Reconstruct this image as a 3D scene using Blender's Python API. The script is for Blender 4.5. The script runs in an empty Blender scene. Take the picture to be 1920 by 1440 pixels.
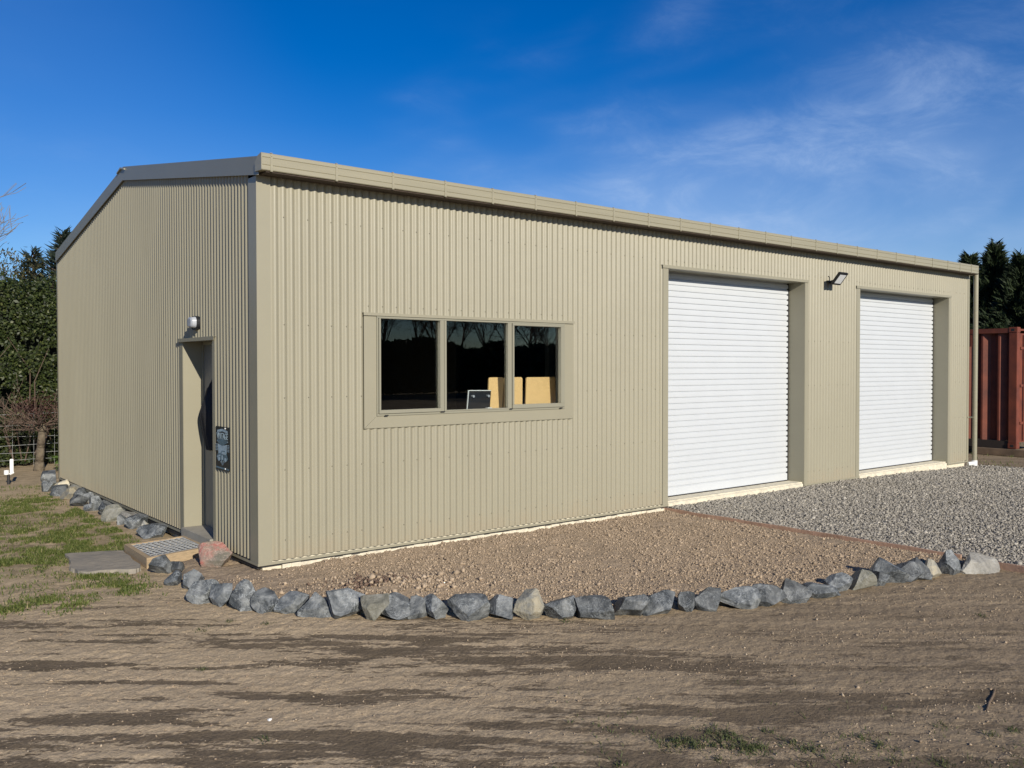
import bpy, bmesh, math, random
import numpy as np
from mathutils import Vector, Matrix, noise as mnoise
from math import radians as RAD, pi, sin, cos

rng = np.random.default_rng(7)
random.seed(7)
SC = bpy.context.scene
COL = SC.collection

# ------------------------------------------------------------------ camera
YAW, PITCH, ROLL = 0.674709853, -0.018857468, -0.000826155
CAM = Vector((-3.05466, -7.32806, 1.72249))
def cam_axes():
    cy, sy, cp, sp = cos(YAW), sin(YAW), cos(PITCH), sin(PITCH)
    f = Vector((sy*cp, cy*cp, sp)); r = Vector((cy, -sy, 0)); u = r.cross(f)
    cr, sr = cos(ROLL), sin(ROLL)
    return cr*r+sr*u, -sr*r+cr*u, f
_r, _u, _f = cam_axes()
cd = bpy.data.cameras.new('camera'); cam = bpy.data.objects.new('camera', cd); COL.objects.link(cam)
cam.matrix_world = Matrix(((_r.x, _u.x, -_f.x, CAM.x), (_r.y, _u.y, -_f.y, CAM.y), (_r.z, _u.z, -_f.z, CAM.z), (0, 0, 0, 1)))
cd.sensor_width = 36; cd.sensor_fit = 'HORIZONTAL'; cd.lens = 1653.075/1920*36
cd.clip_start = 0.05; cd.clip_end = 3000
SC.camera = cam

# ------------------------------------------------------------------ light
SUN_DIR = Vector((0.22, 1.0, -0.42)).normalized()          # the way the light travels
EL = math.asin(-SUN_DIR.z); AZ = math.atan2(-SUN_DIR.x, -SUN_DIR.y)
sl = bpy.data.lights.new('sun', 'SUN'); sl.energy = 4.9; sl.angle = RAD(0.5); sl.color = (1.0, 0.92, 0.79)
so = bpy.data.objects.new('sun', sl); COL.objects.link(so)
so.rotation_euler = (-SUN_DIR).to_track_quat('Z', 'Y').to_euler()

W = bpy.data.worlds.new("World"); SC.world = W; W.use_nodes = True
wn, wl = W.node_tree.nodes, W.node_tree.links
bg = wn['Background']; bg.inputs[1].default_value = 0.09
sky = wn.new('ShaderNodeTexSky'); sky.sky_type = 'NISHITA'; sky.sun_disc = False
sky.sun_elevation = EL; sky.sun_rotation = AZ; sky.altitude = 300
sky.air_density = 1.0; sky.dust_density = 0.15; sky.ozone_density = 5.0
hs = wn.new('ShaderNodeHueSaturation'); hs.inputs['Saturation'].default_value = 1.36; hs.inputs['Value'].default_value = .97; hs.inputs['Hue'].default_value = .514
wl.new(sky.outputs[0], hs.inputs['Color'])
tc = wn.new('ShaderNodeTexCoord')
def wmath(op, a, b=None, c=None):
    n = wn.new('ShaderNodeMath'); n.operation = op
    for i, v in enumerate((a, b, c)):
        if v is None: continue
        if isinstance(v, (int, float)): n.inputs[i].default_value = v
        else: wl.new(v, n.inputs[i])
    return n.outputs[0]
def wnoise(scale, rot, detail, rough, dist, loc=(0, 0, 0)):
    mp = wn.new('ShaderNodeMapping'); mp.inputs['Scale'].default_value = scale; mp.inputs['Rotation'].default_value = rot
    mp.inputs['Location'].default_value = loc
    wl.new(tc.outputs['Generated'], mp.inputs[0])
    n = wn.new('ShaderNodeTexNoise'); n.inputs['Scale'].default_value = 1; n.inputs['Detail'].default_value = detail
    n.inputs['Roughness'].default_value = rough; n.inputs['Distortion'].default_value = dist
    wl.new(mp.outputs[0], n.inputs['Vector']); return n.outputs['Fac']
def wramp(v, a, b):
    n = wn.new('ShaderNodeMapRange'); n.interpolation_type = 'SMOOTHSTEP'
    wl.new(v, n.inputs['Value']); n.inputs['From Min'].default_value = a; n.inputs['From Max'].default_value = b
    return n.outputs['Result']
def wdir(vec, lo, hi):
    d = wn.new('ShaderNodeVectorMath'); d.operation = 'DOT_PRODUCT'; wl.new(tc.outputs['Generated'], d.inputs[0])
    d.inputs[1].default_value = Vector(vec).normalized(); return wramp(d.outputs['Value'], lo, hi)
big = wramp(wnoise((2.2, 2.2, 5.0), (0.3, 0.5, 0.2), 3, .5, .6), .38, .72)
fine = wramp(wnoise((5, 10, 20), (0.5, 0.35, 0.9), 10, .66, .5, (3, 1, 2)), .38, .90)
veil = wmath('MULTIPLY', wdir((.90, .52, .08), .72, 1.0), 0.66)
veil2 = wmath('MULTIPLY', wdir((.05, .95, .05), .88, 1.0), 0.10)
streak = wmath('MULTIPLY', fine, big)
cl = wmath('ADD', wmath('MULTIPLY', streak, wmath('ADD', wmath('MULTIPLY', veil, 1.1), 0.22)), wmath('MULTIPLY', veil, wmath('MULTIPLY', big, 0.42)))
sepz = wn.new('ShaderNodeSeparateXYZ'); wl.new(tc.outputs['Generated'], sepz.inputs[0])
low = wmath('SUBTRACT', 1.0, wramp(sepz.outputs['Z'], -.02, .34))
thin = wmath('MULTIPLY', wmath('MULTIPLY', low, wdir((.95, .42, .05), .35, .98)), wmath('ADD', .38, wmath('MULTIPLY', big, .24)))
hi = wmath('SUBTRACT', 1.0, wmath('MULTIPLY', wramp(sepz.outputs['Z'], .20, .40), .6))
cl = wmath('ADD', wmath('ADD', wmath('MULTIPLY', cl, hi), veil2), thin)
cl = wmath('MINIMUM', cl, 0.8)
mx = wn.new('ShaderNodeMix'); mx.data_type = 'RGBA'
wl.new(cl, mx.inputs[0]); wl.new(hs.outputs[0], mx.inputs[6]); mx.inputs[7].default_value = (4.7, 6.1, 8.6, 1)
wl.new(mx.outputs[2], bg.inputs[0])

SC.view_settings.view_transform = 'Standard'; SC.view_settings.look = 'None'
SC.view_settings.exposure = 0.2; SC.view_settings.gamma = 1
SC.render.engine = 'CYCLES'
SC.cycles.max_bounces = 6; SC.cycles.transparent_max_bounces = 8

# ------------------------------------------------------------------ materials
def mat(name, col, rough=0.8, metal=0.0, spec=0.5, var=0.0, vscale=5.0, vstretch=(1, 1, 1), bump=0.0, bscale=50.0, bstretch=(1, 1, 1),
        col2=None, attr=None, attr_cols=None, coords='Object', detail=6, bdist=0.01, coat=0):
    m = bpy.data.materials.new(name); m.use_nodes = True
    N, L = m.node_tree.nodes, m.node_tree.links
    b = N['Principled BSDF']
    b.inputs['Roughness'].default_value = rough; b.inputs['Metallic'].default_value = metal
    b.inputs['Specular IOR Level'].default_value = spec
    b.inputs['Coat Weight'].default_value = coat
    b.inputs['Base Color'].default_value = (*col, 1)
    t = N.new('ShaderNodeTexCoord')
    cur = None
    if col2 is not None or var > 0:
        mp = N.new('ShaderNodeMapping'); mp.inputs['Scale'].default_value = vstretch; L.new(t.outputs[coords], mp.inputs[0])
        n = N.new('ShaderNodeTexNoise'); n.inputs['Scale'].default_value = vscale; n.inputs['Detail'].default_value = detail
        n.inputs['Roughness'].default_value = 0.6
        L.new(mp.outputs[0], n.inputs['Vector'])
        r = N.new('ShaderNodeMapRange'); r.inputs['From Min'].default_value = .3; r.inputs['From Max'].default_value = .7
        L.new(n.outputs['Fac'], r.inputs['Value'])
        mixn = N.new('ShaderNodeMix'); mixn.data_type = 'RGBA'; L.new(r.outputs[0], mixn.inputs[0])
        c2 = col2 if col2 is not None else tuple(c*(1-var) for c in col)
        c1 = col if col2 is not None else tuple(min(1, c*(1+var)) for c in col)
        mixn.inputs[6].default_value = (*c1, 1); mixn.inputs[7].default_value = (*c2, 1)
        cur = mixn.outputs[2]
    if attr:
        a = N.new('ShaderNodeAttribute'); a.attribute_name = attr
        cr = N.new('ShaderNodeValToRGB'); els = cr.color_ramp.elements
        els[0].position = 0; els[0].color = (*attr_cols[0], 1); els[1].position = 1; els[1].color = (*attr_cols[-1], 1)
        for i, c in enumerate(attr_cols[1:-1]):
            e = els.new((i+1)/(len(attr_cols)-1)); e.color = (*c, 1)
        L.new(a.outputs['Fac'], cr.inputs[0])
        cur = cr.outputs[0]
    if cur is not None: L.new(cur, b.inputs['Base Color'])
    if bump > 0:
        mp = N.new('ShaderNodeMapping'); mp.inputs['Scale'].default_value = bstretch; L.new(t.outputs[coords], mp.inputs[0])
        n = N.new('ShaderNodeTexNoise'); n.inputs['Scale'].default_value = bscale; n.inputs['Detail'].default_value = 7
        L.new(mp.outputs[0], n.inputs['Vector'])
        bp = N.new('ShaderNodeBump'); bp.inputs['Strength'].default_value = bump; bp.inputs['Distance'].default_value = bdist
        L.new(n.outputs['Fac'], bp.inputs['Height']); L.new(bp.outputs[0], b.inputs['Normal'])
    return m

CLAD = (0.279, 0.260, 0.190)
M = {}
def splash(m):
    N, L = m.node_tree.nodes, m.node_tree.links; b = N['Principled BSDF']; src = b.inputs['Base Color'].links[0].from_socket
    t = N.new('ShaderNodeTexCoord'); sp = N.new('ShaderNodeSeparateXYZ'); L.new(t.outputs['Object'], sp.inputs[0])
    n = N.new('ShaderNodeTexNoise'); n.inputs['Scale'].default_value = 5; n.inputs['Detail'].default_value = 9; n.inputs['Roughness'].default_value = .7; L.new(t.outputs['Object'], n.inputs['Vector'])
    k = N.new('ShaderNodeMath'); k.operation = 'MULTIPLY_ADD'; k.inputs[1].default_value = -.7; L.new(n.outputs['Fac'], k.inputs[0]); k.inputs[2].default_value = .52
    z = N.new('ShaderNodeMath'); z.operation = 'ADD'; L.new(sp.outputs['Z'], z.inputs[0]); L.new(k.outputs[0], z.inputs[1])
    r = N.new('ShaderNodeMapRange'); L.new(z.outputs[0], r.inputs['Value']); r.inputs['From Min'].default_value = .12; r.inputs['From Max'].default_value = .42; r.inputs['To Min'].default_value = .55; r.inputs['To Max'].default_value = 0
    x = N.new('ShaderNodeMix'); x.data_type = 'RGBA'; L.new(r.outputs[0], x.inputs[0]); L.new(src, x.inputs[6]); x.inputs[7].default_value = (.30, .25, .17, 1); L.new(x.outputs[2], b.inputs['Base Color'])
    return m
M['clad'] = splash(mat('painted corrugated steel', CLAD, .42, 0, .5, var=.045, vscale=1.4, vstretch=(1, 1, .35), bump=.2, bscale=2.2, bdist=.02))
M['flash'] = mat('painted flat steel flashing', (0.274, 0.256, 0.187), .4, 0, .5, var=.03, vscale=2, bump=.05, bscale=3, bdist=.02)
M['barge'] = mat('painted barge steel', (0.20, 0.192, 0.15), .4, 0, .5, var=.03, vscale=2)  # barge base colour set deeper than the wall sheets
M['gutter'] = mat('painted gutter steel', (0.28, 0.26, 0.185), .38, 0, .5, var=.06, vscale=3, vstretch=(.4, 1, 12))
M['alu'] = mat('olive window aluminium', (0.245, 0.235, 0.178), .38, 0, .5, var=.02)
M['screw'] = mat('screw head', (0.20, 0.185, 0.14), .4, .3)
M['white'] = mat('white roller door steel', (0.51, 0.535, 0.555), .36, 0, .5, var=.02, vscale=3)
M['rubber'] = mat('black rubber', (0.015, 0.015, 0.016), .7)
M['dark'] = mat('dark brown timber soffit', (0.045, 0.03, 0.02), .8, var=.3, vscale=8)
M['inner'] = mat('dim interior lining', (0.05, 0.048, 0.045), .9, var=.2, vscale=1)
M['innerpost'] = mat('pale interior post', (0.35, 0.38, 0.42), .7)
M['concrete'] = mat('pale rough concrete', (0.62, 0.57, 0.44), .9, var=.18, vscale=14, bump=.7, bscale=60, bdist=.01)
M['concrete2'] = mat('grey smooth concrete', (0.30, 0.28, 0.23), .85, var=.12, vscale=9, bump=.3, bscale=80, bdist=.004)
M['doorleaf'] = mat('grey painted door', (0.17, 0.17, 0.155), .5, var=.03)
M['blackcloth'] = mat('black fabric', (0.012, 0.012, 0.014), .85, bump=.5, bscale=14)
M['blackmetal'] = mat('black powder coat', (0.012, 0.013, 0.015), .4)
M['lens'] = mat('frosted lamp lens', (0.36, 0.385, 0.42), .25)
M['lens2'] = mat('flood lamp glass', (0.62, 0.64, 0.65), .15)
M['galv'] = mat('galvanised steel grating', (0.46, 0.47, 0.46), .5, .1, var=.2, vscale=30)
M['timber'] = mat('weathered pine frame', (0.36, 0.27, 0.165), .85, var=.22, vscale=6, vstretch=(1, 8, 8), bump=.4, bscale=20, bstretch=(1, 10, 10))
M['edging'] = mat('pinkish treated timber', (0.46, 0.29, 0.20), .85, col2=(0.34, 0.215, 0.145), vscale=5, bump=.4, bscale=30)
M['slate'] = mat('grey slate slab', (0.34, 0.30, 0.235), .9, spec=.2, col2=(0.17, 0.165, 0.15), vscale=3.2, bump=.9, bscale=18, bdist=.012)
M['mdf'] = mat('raw fibreboard', (0.76, 0.51, 0.23), .85, var=.04, vscale=20)
M['rust'] = mat('rusty red container paint', (0.20, 0.050, 0.024), .65, col2=(0.10, 0.028, 0.017), vscale=3.5, bump=.2, bscale=9)
M['darksteel'] = mat('dark under-frame steel', (0.03, 0.022, 0.018), .7)
M['skid'] = mat('weathered skid timber', (0.16, 0.11, 0.07), .9, var=.3, vscale=6)
M['plastic'] = mat('white plastic', (0.75, 0.76, 0.75), .4)
M['pipe'] = mat('black poly pipe', (0.02, 0.02, 0.022), .5)
M['wire'] = mat('galvanised wire', (0.30, 0.31, 0.31), .5, .5)
M['bark'] = mat('grey bark', (0.17, 0.14, 0.095), .95, col2=(0.085, 0.065, 0.045), vscale=12, bump=1, bscale=22, bdist=.03)
M['twig'] = mat('bare twigs', (0.11, 0.075, 0.055), .9)
M['redtwig'] = mat('reddish bud twigs', (0.13, 0.055, 0.045), .9)
M['greytwig'] = mat('grey bare twigs', (0.17, 0.15, 0.125), .9)
M['stick'] = mat('dead stick', (0.14, 0.10, 0.065), .9, var=.3, vscale=20)
M['signblack'] = mat('black enamel sign', (0.012, 0.016, 0.02), .35)
M['signpale'] = mat('pale blue grey sign ink', (0.30, 0.40, 0.46), .4, var=.25, vscale=12)
M['signmid'] = mat('mid blue grey sign ink', (0.09, 0.15, 0.185), .4, var=.3, vscale=14)
M['lit'] = mat('white lettering', (0.7, 0.72, 0.72), .5)

def leafmat(name, cols, rough=.45, spec=.5, trans=.25):
    m = mat(name, cols[0], rough, 0, spec, attr='rnd', attr_cols=cols)
    N, L = m.node_tree.nodes, m.node_tree.links
    b = N['Principled BSDF']; out = N['Material Output']
    src = b.inputs['Base Color'].links[0].from_socket
    tr = N.new('ShaderNodeBsdfTranslucent'); L.new(src, tr.inputs['Color'])
    ms = N.new('ShaderNodeMixShader'); ms.inputs[0].default_value = trans
    L.new(b.outputs[0], ms.inputs[1]); L.new(tr.outputs[0], ms.inputs[2]); L.new(ms.outputs[0], out.inputs[0])
    return m
M['hedge'] = leafmat('glossy hedge leaves', [(0.014, 0.022, 0.006), (0.028, 0.043, 0.011), (0.055, 0.072, 0.018), (0.105, 0.115, 0.035)], .48, .35)
M['brownleaf'] = leafmat('olive brown foliage', [(0.035, 0.038, 0.014), (0.075, 0.07, 0.025), (0.13, 0.11, 0.045)], .6)
M['conifer'] = leafmat('dark conifer sprays', [(0.012, 0.020, 0.010), (0.026, 0.042, 0.018), (0.055, 0.075, 0.03)], .65, .3, .15)
M['conifer2'] = leafmat('blue green conifer needles', [(0.010, 0.018, 0.014), (0.022, 0.034, 0.024), (0.042, 0.055, 0.035)], .65, .3, .15)
M['grass'] = leafmat('lawn grass blades', [(0.06, 0.09, 0.02), (0.105, 0.14, 0.03), (0.16, 0.18, 0.05), (0.36, 0.31, 0.16)], .6, .3, .3)
M['weed'] = leafmat('weed leaves', [(0.08, 0.14, 0.03), (0.16, 0.24, 0.06)], .5, .4, .3)
M['weeddk'] = leafmat('dusty green weed', [(0.05, 0.07, 0.022), (0.09, 0.11, 0.04), (0.17, 0.155, 0.08)], .6, .3, .25)
M['gravel'] = mat('crushed grey gravel', (.3, .3, .3), .85, 0, .4, attr='rnd', attr_cols=[(0.15, 0.138, 0.118), (0.225, 0.208, 0.176), (0.295, 0.272, 0.228), (0.365, 0.335, 0.28), (0.52, 0.48, 0.40)])
M['clod'] = mat('dry soil clods', (.3, .3, .3), .95, 0, .2, attr='rnd', attr_cols=[(0.23, 0.175, 0.12), (0.31, 0.24, 0.165), (0.38, 0.295, 0.205), (0.46, 0.365, 0.26)])
M['pebble'] = mat('small pale pebbles', (.3, .3, .3), .9, 0, .2, attr='rnd', attr_cols=[(0.20, 0.15, 0.105), (0.30, 0.23, 0.16), (0.38, 0.30, 0.21), (0.50, 0.42, 0.31)])
M['darkclod'] = mat('damp dark clods', (.3, .3, .3), .95, 0, .2, attr='rnd', attr_cols=[(0.09, 0.06, 0.045), (0.16, 0.11, 0.08), (0.30, 0.23, 0.17)])

def rockmat(name, cols, veins=1.0, vein_col=(0.42, 0.45, 0.46)):
    m = bpy.data.materials.new(name); m.use_nodes = True
    N, L = m.node_tree.nodes, m.node_tree.links; b = N['Principled BSDF']
    b.inputs['Roughness'].default_value = .62; b.inputs['Specular IOR Level'].default_value = .45
    t = N.new('ShaderNodeTexCoord'); oi = N.new('ShaderNodeObjectInfo')
    add = N.new('ShaderNodeVectorMath'); add.operation = 'ADD'
    sc = N.new('ShaderNodeVectorMath'); sc.operation = 'SCALE'; sc.inputs['Scale'].default_value = 37
    comb = N.new('ShaderNodeCombineXYZ'); L.new(oi.outputs['Random'], comb.inputs[0]); L.new(oi.outputs['Random'], comb.inputs[1])
    L.new(comb.outputs[0], sc.inputs[0]); L.new(t.outputs['Object'], add.inputs[0]); L.new(sc.outputs[0], add.inputs[1])
    def nz(scale, det, dist=0):
        n = N.new('ShaderNodeTexNoise'); n.inputs['Scale'].default_value = scale; n.inputs['Detail'].default_value = det
        n.inputs['Distortion'].default_value = dist; n.inputs['Roughness'].default_value = .6
        L.new(add.outputs[0], n.inputs['Vector']); return n
    n1 = nz(9, 6, .6)
    cr = N.new('ShaderNodeValToRGB'); e = cr.color_ramp.elements
    e[0].position = .38; e[0].color = (*cols[0], 1); e[1].position = .64; e[1].color = (*cols[2], 1)
    k = e.new(.5); k.color = (*cols[1], 1)
    L.new(n1.outputs['Fac'], cr.inputs[0])
    # thin pale veins: ridges of two warped noises
    def ridge(scale, width):
        n = nz(scale, 2.5, 1.4)
        s = N.new('ShaderNodeMath'); s.operation = 'SUBTRACT'; s.inputs[1].default_value = .5; L.new(n.outputs['Fac'], s.inputs[0])
        a = N.new('ShaderNodeMath'); a.operation = 'ABSOLUTE'; L.new(s.outputs[0], a.inputs[0])
        r = N.new('ShaderNodeMapRange'); r.inputs['From Min'].default_value = 0; r.inputs['From Max'].default_value = width
        r.inputs['To Min'].default_value = 1; r.inputs['To Max'].default_value = 0; L.new(a.outputs[0], r.inputs['Value']); return r.outputs[0]
    r1 = ridge(8, .016); r2 = ridge(20, .018)
    mxx = N.new('ShaderNodeMath'); mxx.operation = 'MAXIMUM'; L.new(r1, mxx.inputs[0]); L.new(r2, mxx.inputs[1])
    n3 = nz(5, 3); mr = N.new('ShaderNodeMapRange'); mr.inputs['From Min'].default_value = .40; mr.inputs['From Max'].default_value = .55
    mr.inputs['To Max'].default_value = .5*veins; L.new(n3.outputs['Fac'], mr.inputs['Value'])
    mm = N.new('ShaderNodeMath'); mm.operation = 'MULTIPLY'; L.new(mxx.outputs[0], mm.inputs[0]); L.new(mr.outputs[0], mm.inputs[1])
    mix = N.new('ShaderNodeMix'); mix.data_type = 'RGBA'; L.new(mm.outputs[0], mix.inputs[0]); L.new(cr.outputs[0], mix.inputs[6])
    mix.inputs[7].default_value = (*vein_col, 1)
    hv = N.new('ShaderNodeHueSaturation'); L.new(mix.outputs[2], hv.inputs['Color'])
    vr = N.new('ShaderNodeMapRange'); vr.inputs['To Min'].default_value = .65; vr.inputs['To Max'].default_value = 1.35
    L.new(oi.outputs['Random'], vr.inputs['Value']); L.new(vr.outputs[0], hv.inputs['Value'])
    L.new(hv.outputs[0], b.inputs['Base Color'])
    bp = N.new('ShaderNodeBump'); bp.inputs['Strength'].default_value = .8; bp.inputs['Distance'].default_value = .015
    n4 = nz(28, 8, .4); L.new(n4.outputs['Fac'], bp.inputs['Height']); L.new(bp.outputs[0], b.inputs['Normal'])
    return m
M['rock'] = rockmat('blue grey quarried rock', [(0.036, 0.042, 0.046), (0.088, 0.097, 0.102), (0.18, 0.19, 0.19)])
M['rockolive'] = rockmat('olive grey rock', [(0.12, 0.12, 0.095), (0.19, 0.185, 0.15), (0.25, 0.245, 0.21)], .5)
M['rocktan'] = rockmat('tan weathered rock', [(0.20, 0.20, 0.18), (0.30, 0.28, 0.22), (0.40, 0.35, 0.24)], .4)
M['rockpale'] = rockmat('pale flat stone', [(0.13, 0.125, 0.11), (0.18, 0.172, 0.15), (0.24, 0.23, 0.20)], .5)
M['rockred'] = rockmat('pink and red rock', [(0.15, 0.14, 0.11), (0.25, 0.18, 0.14), (0.34, 0.13, 0.105)], .9, (0.55, 0.42, 0.36))

# glass: reflects by Fresnel, otherwise lets light straight through
g = bpy.data.materials.new('window glass'); g.use_nodes = True
N, L = g.node_tree.nodes, g.node_tree.links; N.remove(N['Principled BSDF'])
gl = N.new('ShaderNodeBsdfGlossy'); gl.inputs['Roughness'].default_value = .0; gl.inputs['Color'].default_value = (1, 1, 1, 1)
tr = N.new('ShaderNodeBsdfTransparent'); tr.inputs['Color'].default_value = (.88, .90, .90, 1)
fr = N.new('ShaderNodeFresnel'); fr.inputs['IOR'].default_value = 1.42
ms = N.new('ShaderNodeMixShader'); L.new(fr.outputs[0], ms.inputs[0]); L.new(tr.outputs[0], ms.inputs[1]); L.new(gl.outputs[0], ms.inputs[2])
L.new(ms.outputs[0], N['Material Output'].inputs[0]); M['glass'] = g

# ------------------------------------------------------------------ object helpers
def tag(o, label=None, cat=None, group=None, kind=None):
    if label: o['label'] = label
    if cat: o['category'] = cat
    if group: o['group'] = group
    if kind: o['kind'] = kind
    return o
def empty(name, loc=(0, 0, 0), **k):
    o = bpy.data.objects.new(name, None); COL.objects.link(o); o.location = loc; return tag(o, **k)
def link(name, me, m, parent=None, smooth=False, loc=None, **k):
    o = bpy.data.objects.new(name, me); COL.objects.link(o)
    for x in (m if isinstance(m, (list, tuple)) else [m]): me.materials.append(x)
    if smooth: me.polygons.foreach_set('use_smooth', [True]*len(me.polygons))
    if parent is not None:
        o.parent = parent; o.matrix_parent_inverse = Matrix.Translation(-parent.location)
    if loc: o.location = loc
    return tag(o, **k)
class MB:
    """collects shapes, then links them as one mesh object"""
    def __init__(s): s.v = []; s.f = []; s.mi = []; s.cur = 0
    def add(s, vs, fs):
        n = len(s.v); s.v += [tuple(v) for v in vs]; s.f += [tuple(i+n for i in f) for f in fs]; s.mi += [s.cur]*len(fs); return s
    def box(s, x0, x1, y0, y1, z0, z1):
        vs = [(x, y, z) for x in (x0, x1) for y in (y0, y1) for z in (z0, z1)]
        return s.add(vs, [(0, 1, 3, 2), (4, 6, 7, 5), (0, 4, 5, 1), (2, 3, 7, 6), (0, 2, 6, 4), (1, 5, 7, 3)])
    def prism(s, prof, axis, a0, a1):
        """prof: 2-d polygon in the two other axes (order x,y,z), extruded along axis"""
        def P(p, a):
            return {'x': (a, p[0], p[1]), 'y': (p[0], a, p[1]), 'z': (p[0], p[1], a)}[axis]
        n = len(prof); vs = [P(p, a0) for p in prof]+[P(p, a1) for p in prof]
        fs = [(i, (i+1) % n, n+(i+1) % n, n+i) for i in range(n)]+[tuple(range(n))[::-1], tuple(range(n, 2*n))]
        return s.add(vs, fs)
    def tube(s, a, b, r0, r1=None, n=8, cap=True):
        r1 = r0 if r1 is None else r1
        a = Vector(a); b = Vector(b); d = (b-a).normalized(); t = d.orthogonal().normalized(); u = d.cross(t)
        vs = [a+(t*cos(2*pi*i/n)+u*sin(2*pi*i/n))*r0 for i in range(n)]+[b+(t*cos(2*pi*i/n)+u*sin(2*pi*i/n))*r1 for i in range(n)]
        fs = [(i, (i+1) % n, n+(i+1) % n, n+i) for i in range(n)]
        if cap: fs += [tuple(range(n))[::-1], tuple(range(n, 2*n))]
        return s.add(vs, fs)
    def path(s, pts, rs, n=8):
        for i in range(len(pts)-1): s.tube(pts[i], pts[i+1], rs[i], rs[i+1], n, True)
        return s
    def build(s, name, m, parent=None, bevel=0, smooth=False, **k):
        me = bpy.data.meshes.new(name); me.from_pydata(s.v, [], s.f); me.update()
        if isinstance(m, (list, tuple)): me.polygons.foreach_set('material_index', s.mi)
        bm = bmesh.new(); bm.from_mesh(me); bmesh.ops.recalc_face_normals(bm, faces=bm.faces)
        if bevel: bmesh.ops.bevel(bm, geom=bm.edges[:], offset=bevel, segments=2, affect='EDGES', clamp_overlap=True)
        bm.to_mesh(me); bm.free()
        return link(name, me, m, parent, smooth, **k)
def np_mesh(name, v, f, rnd=None, smooth=False):
    """v (N,3), f (M,k) arrays to a mesh; rnd is a value per face"""
    me = bpy.data.meshes.new(name); v = np.asarray(v, np.float32); f = np.asarray(f, np.int32); k = f.shape[1]
    me.vertices.add(len(v)); me.vertices.foreach_set('co', v.ravel())
    me.loops.add(f.size); me.loops.foreach_set('vertex_index', f.ravel())
    me.polygons.add(len(f)); me.polygons.foreach_set('loop_start', np.arange(0, f.size, k, dtype=np.int32))
    me.update(calc_edges=True)
    if smooth: me.polygons.foreach_set('use_smooth', np.ones(len(f), bool))
    if rnd is not None:
        a = me.attributes.new('rnd', 'FLOAT', 'FACE'); a.data.foreach_set('value', np.asarray(rnd, np.float32))
    me.validate(); return me

# smooth value noise in numpy
def _hash(ix, iy, seed):
    h = (ix.astype(np.int64)*374761393+iy.astype(np.int64)*668265263+seed*1442695041) & 0x7fffffff
    h = ((h ^ (h >> 13))*1274126177) & 0x7fffffff
    return ((h ^ (h >> 16)) & 0xffff)/65535.0
def vnoise(x, y, seed=0):
    ix = np.floor(x); iy = np.floor(y); fx = x-ix; fy = y-iy
    fx = fx*fx*fx*(fx*(fx*6-15)+10); fy = fy*fy*fy*(fy*(fy*6-15)+10)
    a = _hash(ix, iy, seed); b = _hash(ix+1, iy, seed); c = _hash(ix, iy+1, seed); d = _hash(ix+1, iy+1, seed)
    return (a*(1-fx)+b*fx)*(1-fy)+(c*(1-fx)+d*fx)*fy
def fbm(x, y, oct=5, seed=0, gain=.5):
    s = 0; a = 1; t = 0
    for i in range(oct):
        ang = .6*i+.3; xr = x*cos(ang)-y*sin(ang); yr = x*sin(ang)+y*cos(ang)
        s = s+a*vnoise(xr+17.3*i, yr-9.1*i, seed+i); t += a; a *= gain; x = x*2.03; y = y*2.03
    return s/t
def sstep(a, b, x):
    t = np.clip((x-a)/(b-a), 0, 1); return t*t*(3-2*t)

# ------------------------------------------------------------------ plan of the place (metres; shed corner at the origin)
LEN, WID, H = 13.377, 7.708, 3.36
RY, RZ = 4.036, 4.005
FR = [(-0.644, 0.656, 0.198, 0.155), (-0.515, 0.604, 0.118, 0.104), (-0.691, 0.181, 0.138, 0.12), (-0.63, -0.071, 0.161, 0.166), (-0.694, -0.523, 0.223, 0.186), (-0.604, -0.693, 0.175, 0.163), (-0.521, -0.912, 0.2, 0.22), (-0.412, -1.074, 0.219, 0.163), (-0.277, -1.237, 0.229, 0.146), (-0.17, -1.431, 0.242, 0.168), (-0.016, -1.607, 0.294, 0.197), (0.126, -1.774, 0.192, 0.173), (0.241, -1.849, 0.27, 0.173), (0.397, -1.939, 0.163, 0.151), (0.495, -2.018, 0.159, 0.17), (0.637, -2.202, 0.284, 0.169), (0.838, -2.312, 0.193, 0.158), (0.998, -2.458, 0.216, 0.208), (1.181, -2.588, 0.247, 0.162), (1.379, -2.764, 0.27, 0.166), (1.619, -2.87, 0.253, 0.163), (1.826, -2.984, 0.27, 0.153), (2.04, -3.047, 0.127, 0.147), (2.178, -3.14, 0.207, 0.171), (2.403, -3.247, 0.325, 0.156), (2.649, -3.331, 0.252, 0.158), (2.887, -3.406, 0.231, 0.169), (3.186, -3.485, 0.268, 0.126), (3.47, -3.439, 0.207, 0.143), (3.687, -3.526, 0.214, 0.166), (3.92, -3.555, 0.129, 0.111), (4.055, -3.548, 0.301, 0.202), (4.228, -3.616, 0.267, 0.158), (4.355, -3.646, 0.228, 0.182), (4.499, -3.714, 0.192, 0.165), (4.751, -3.742, 0.187, 0.21), (5.021, -3.857, 0.382, 0.165)]
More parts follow.
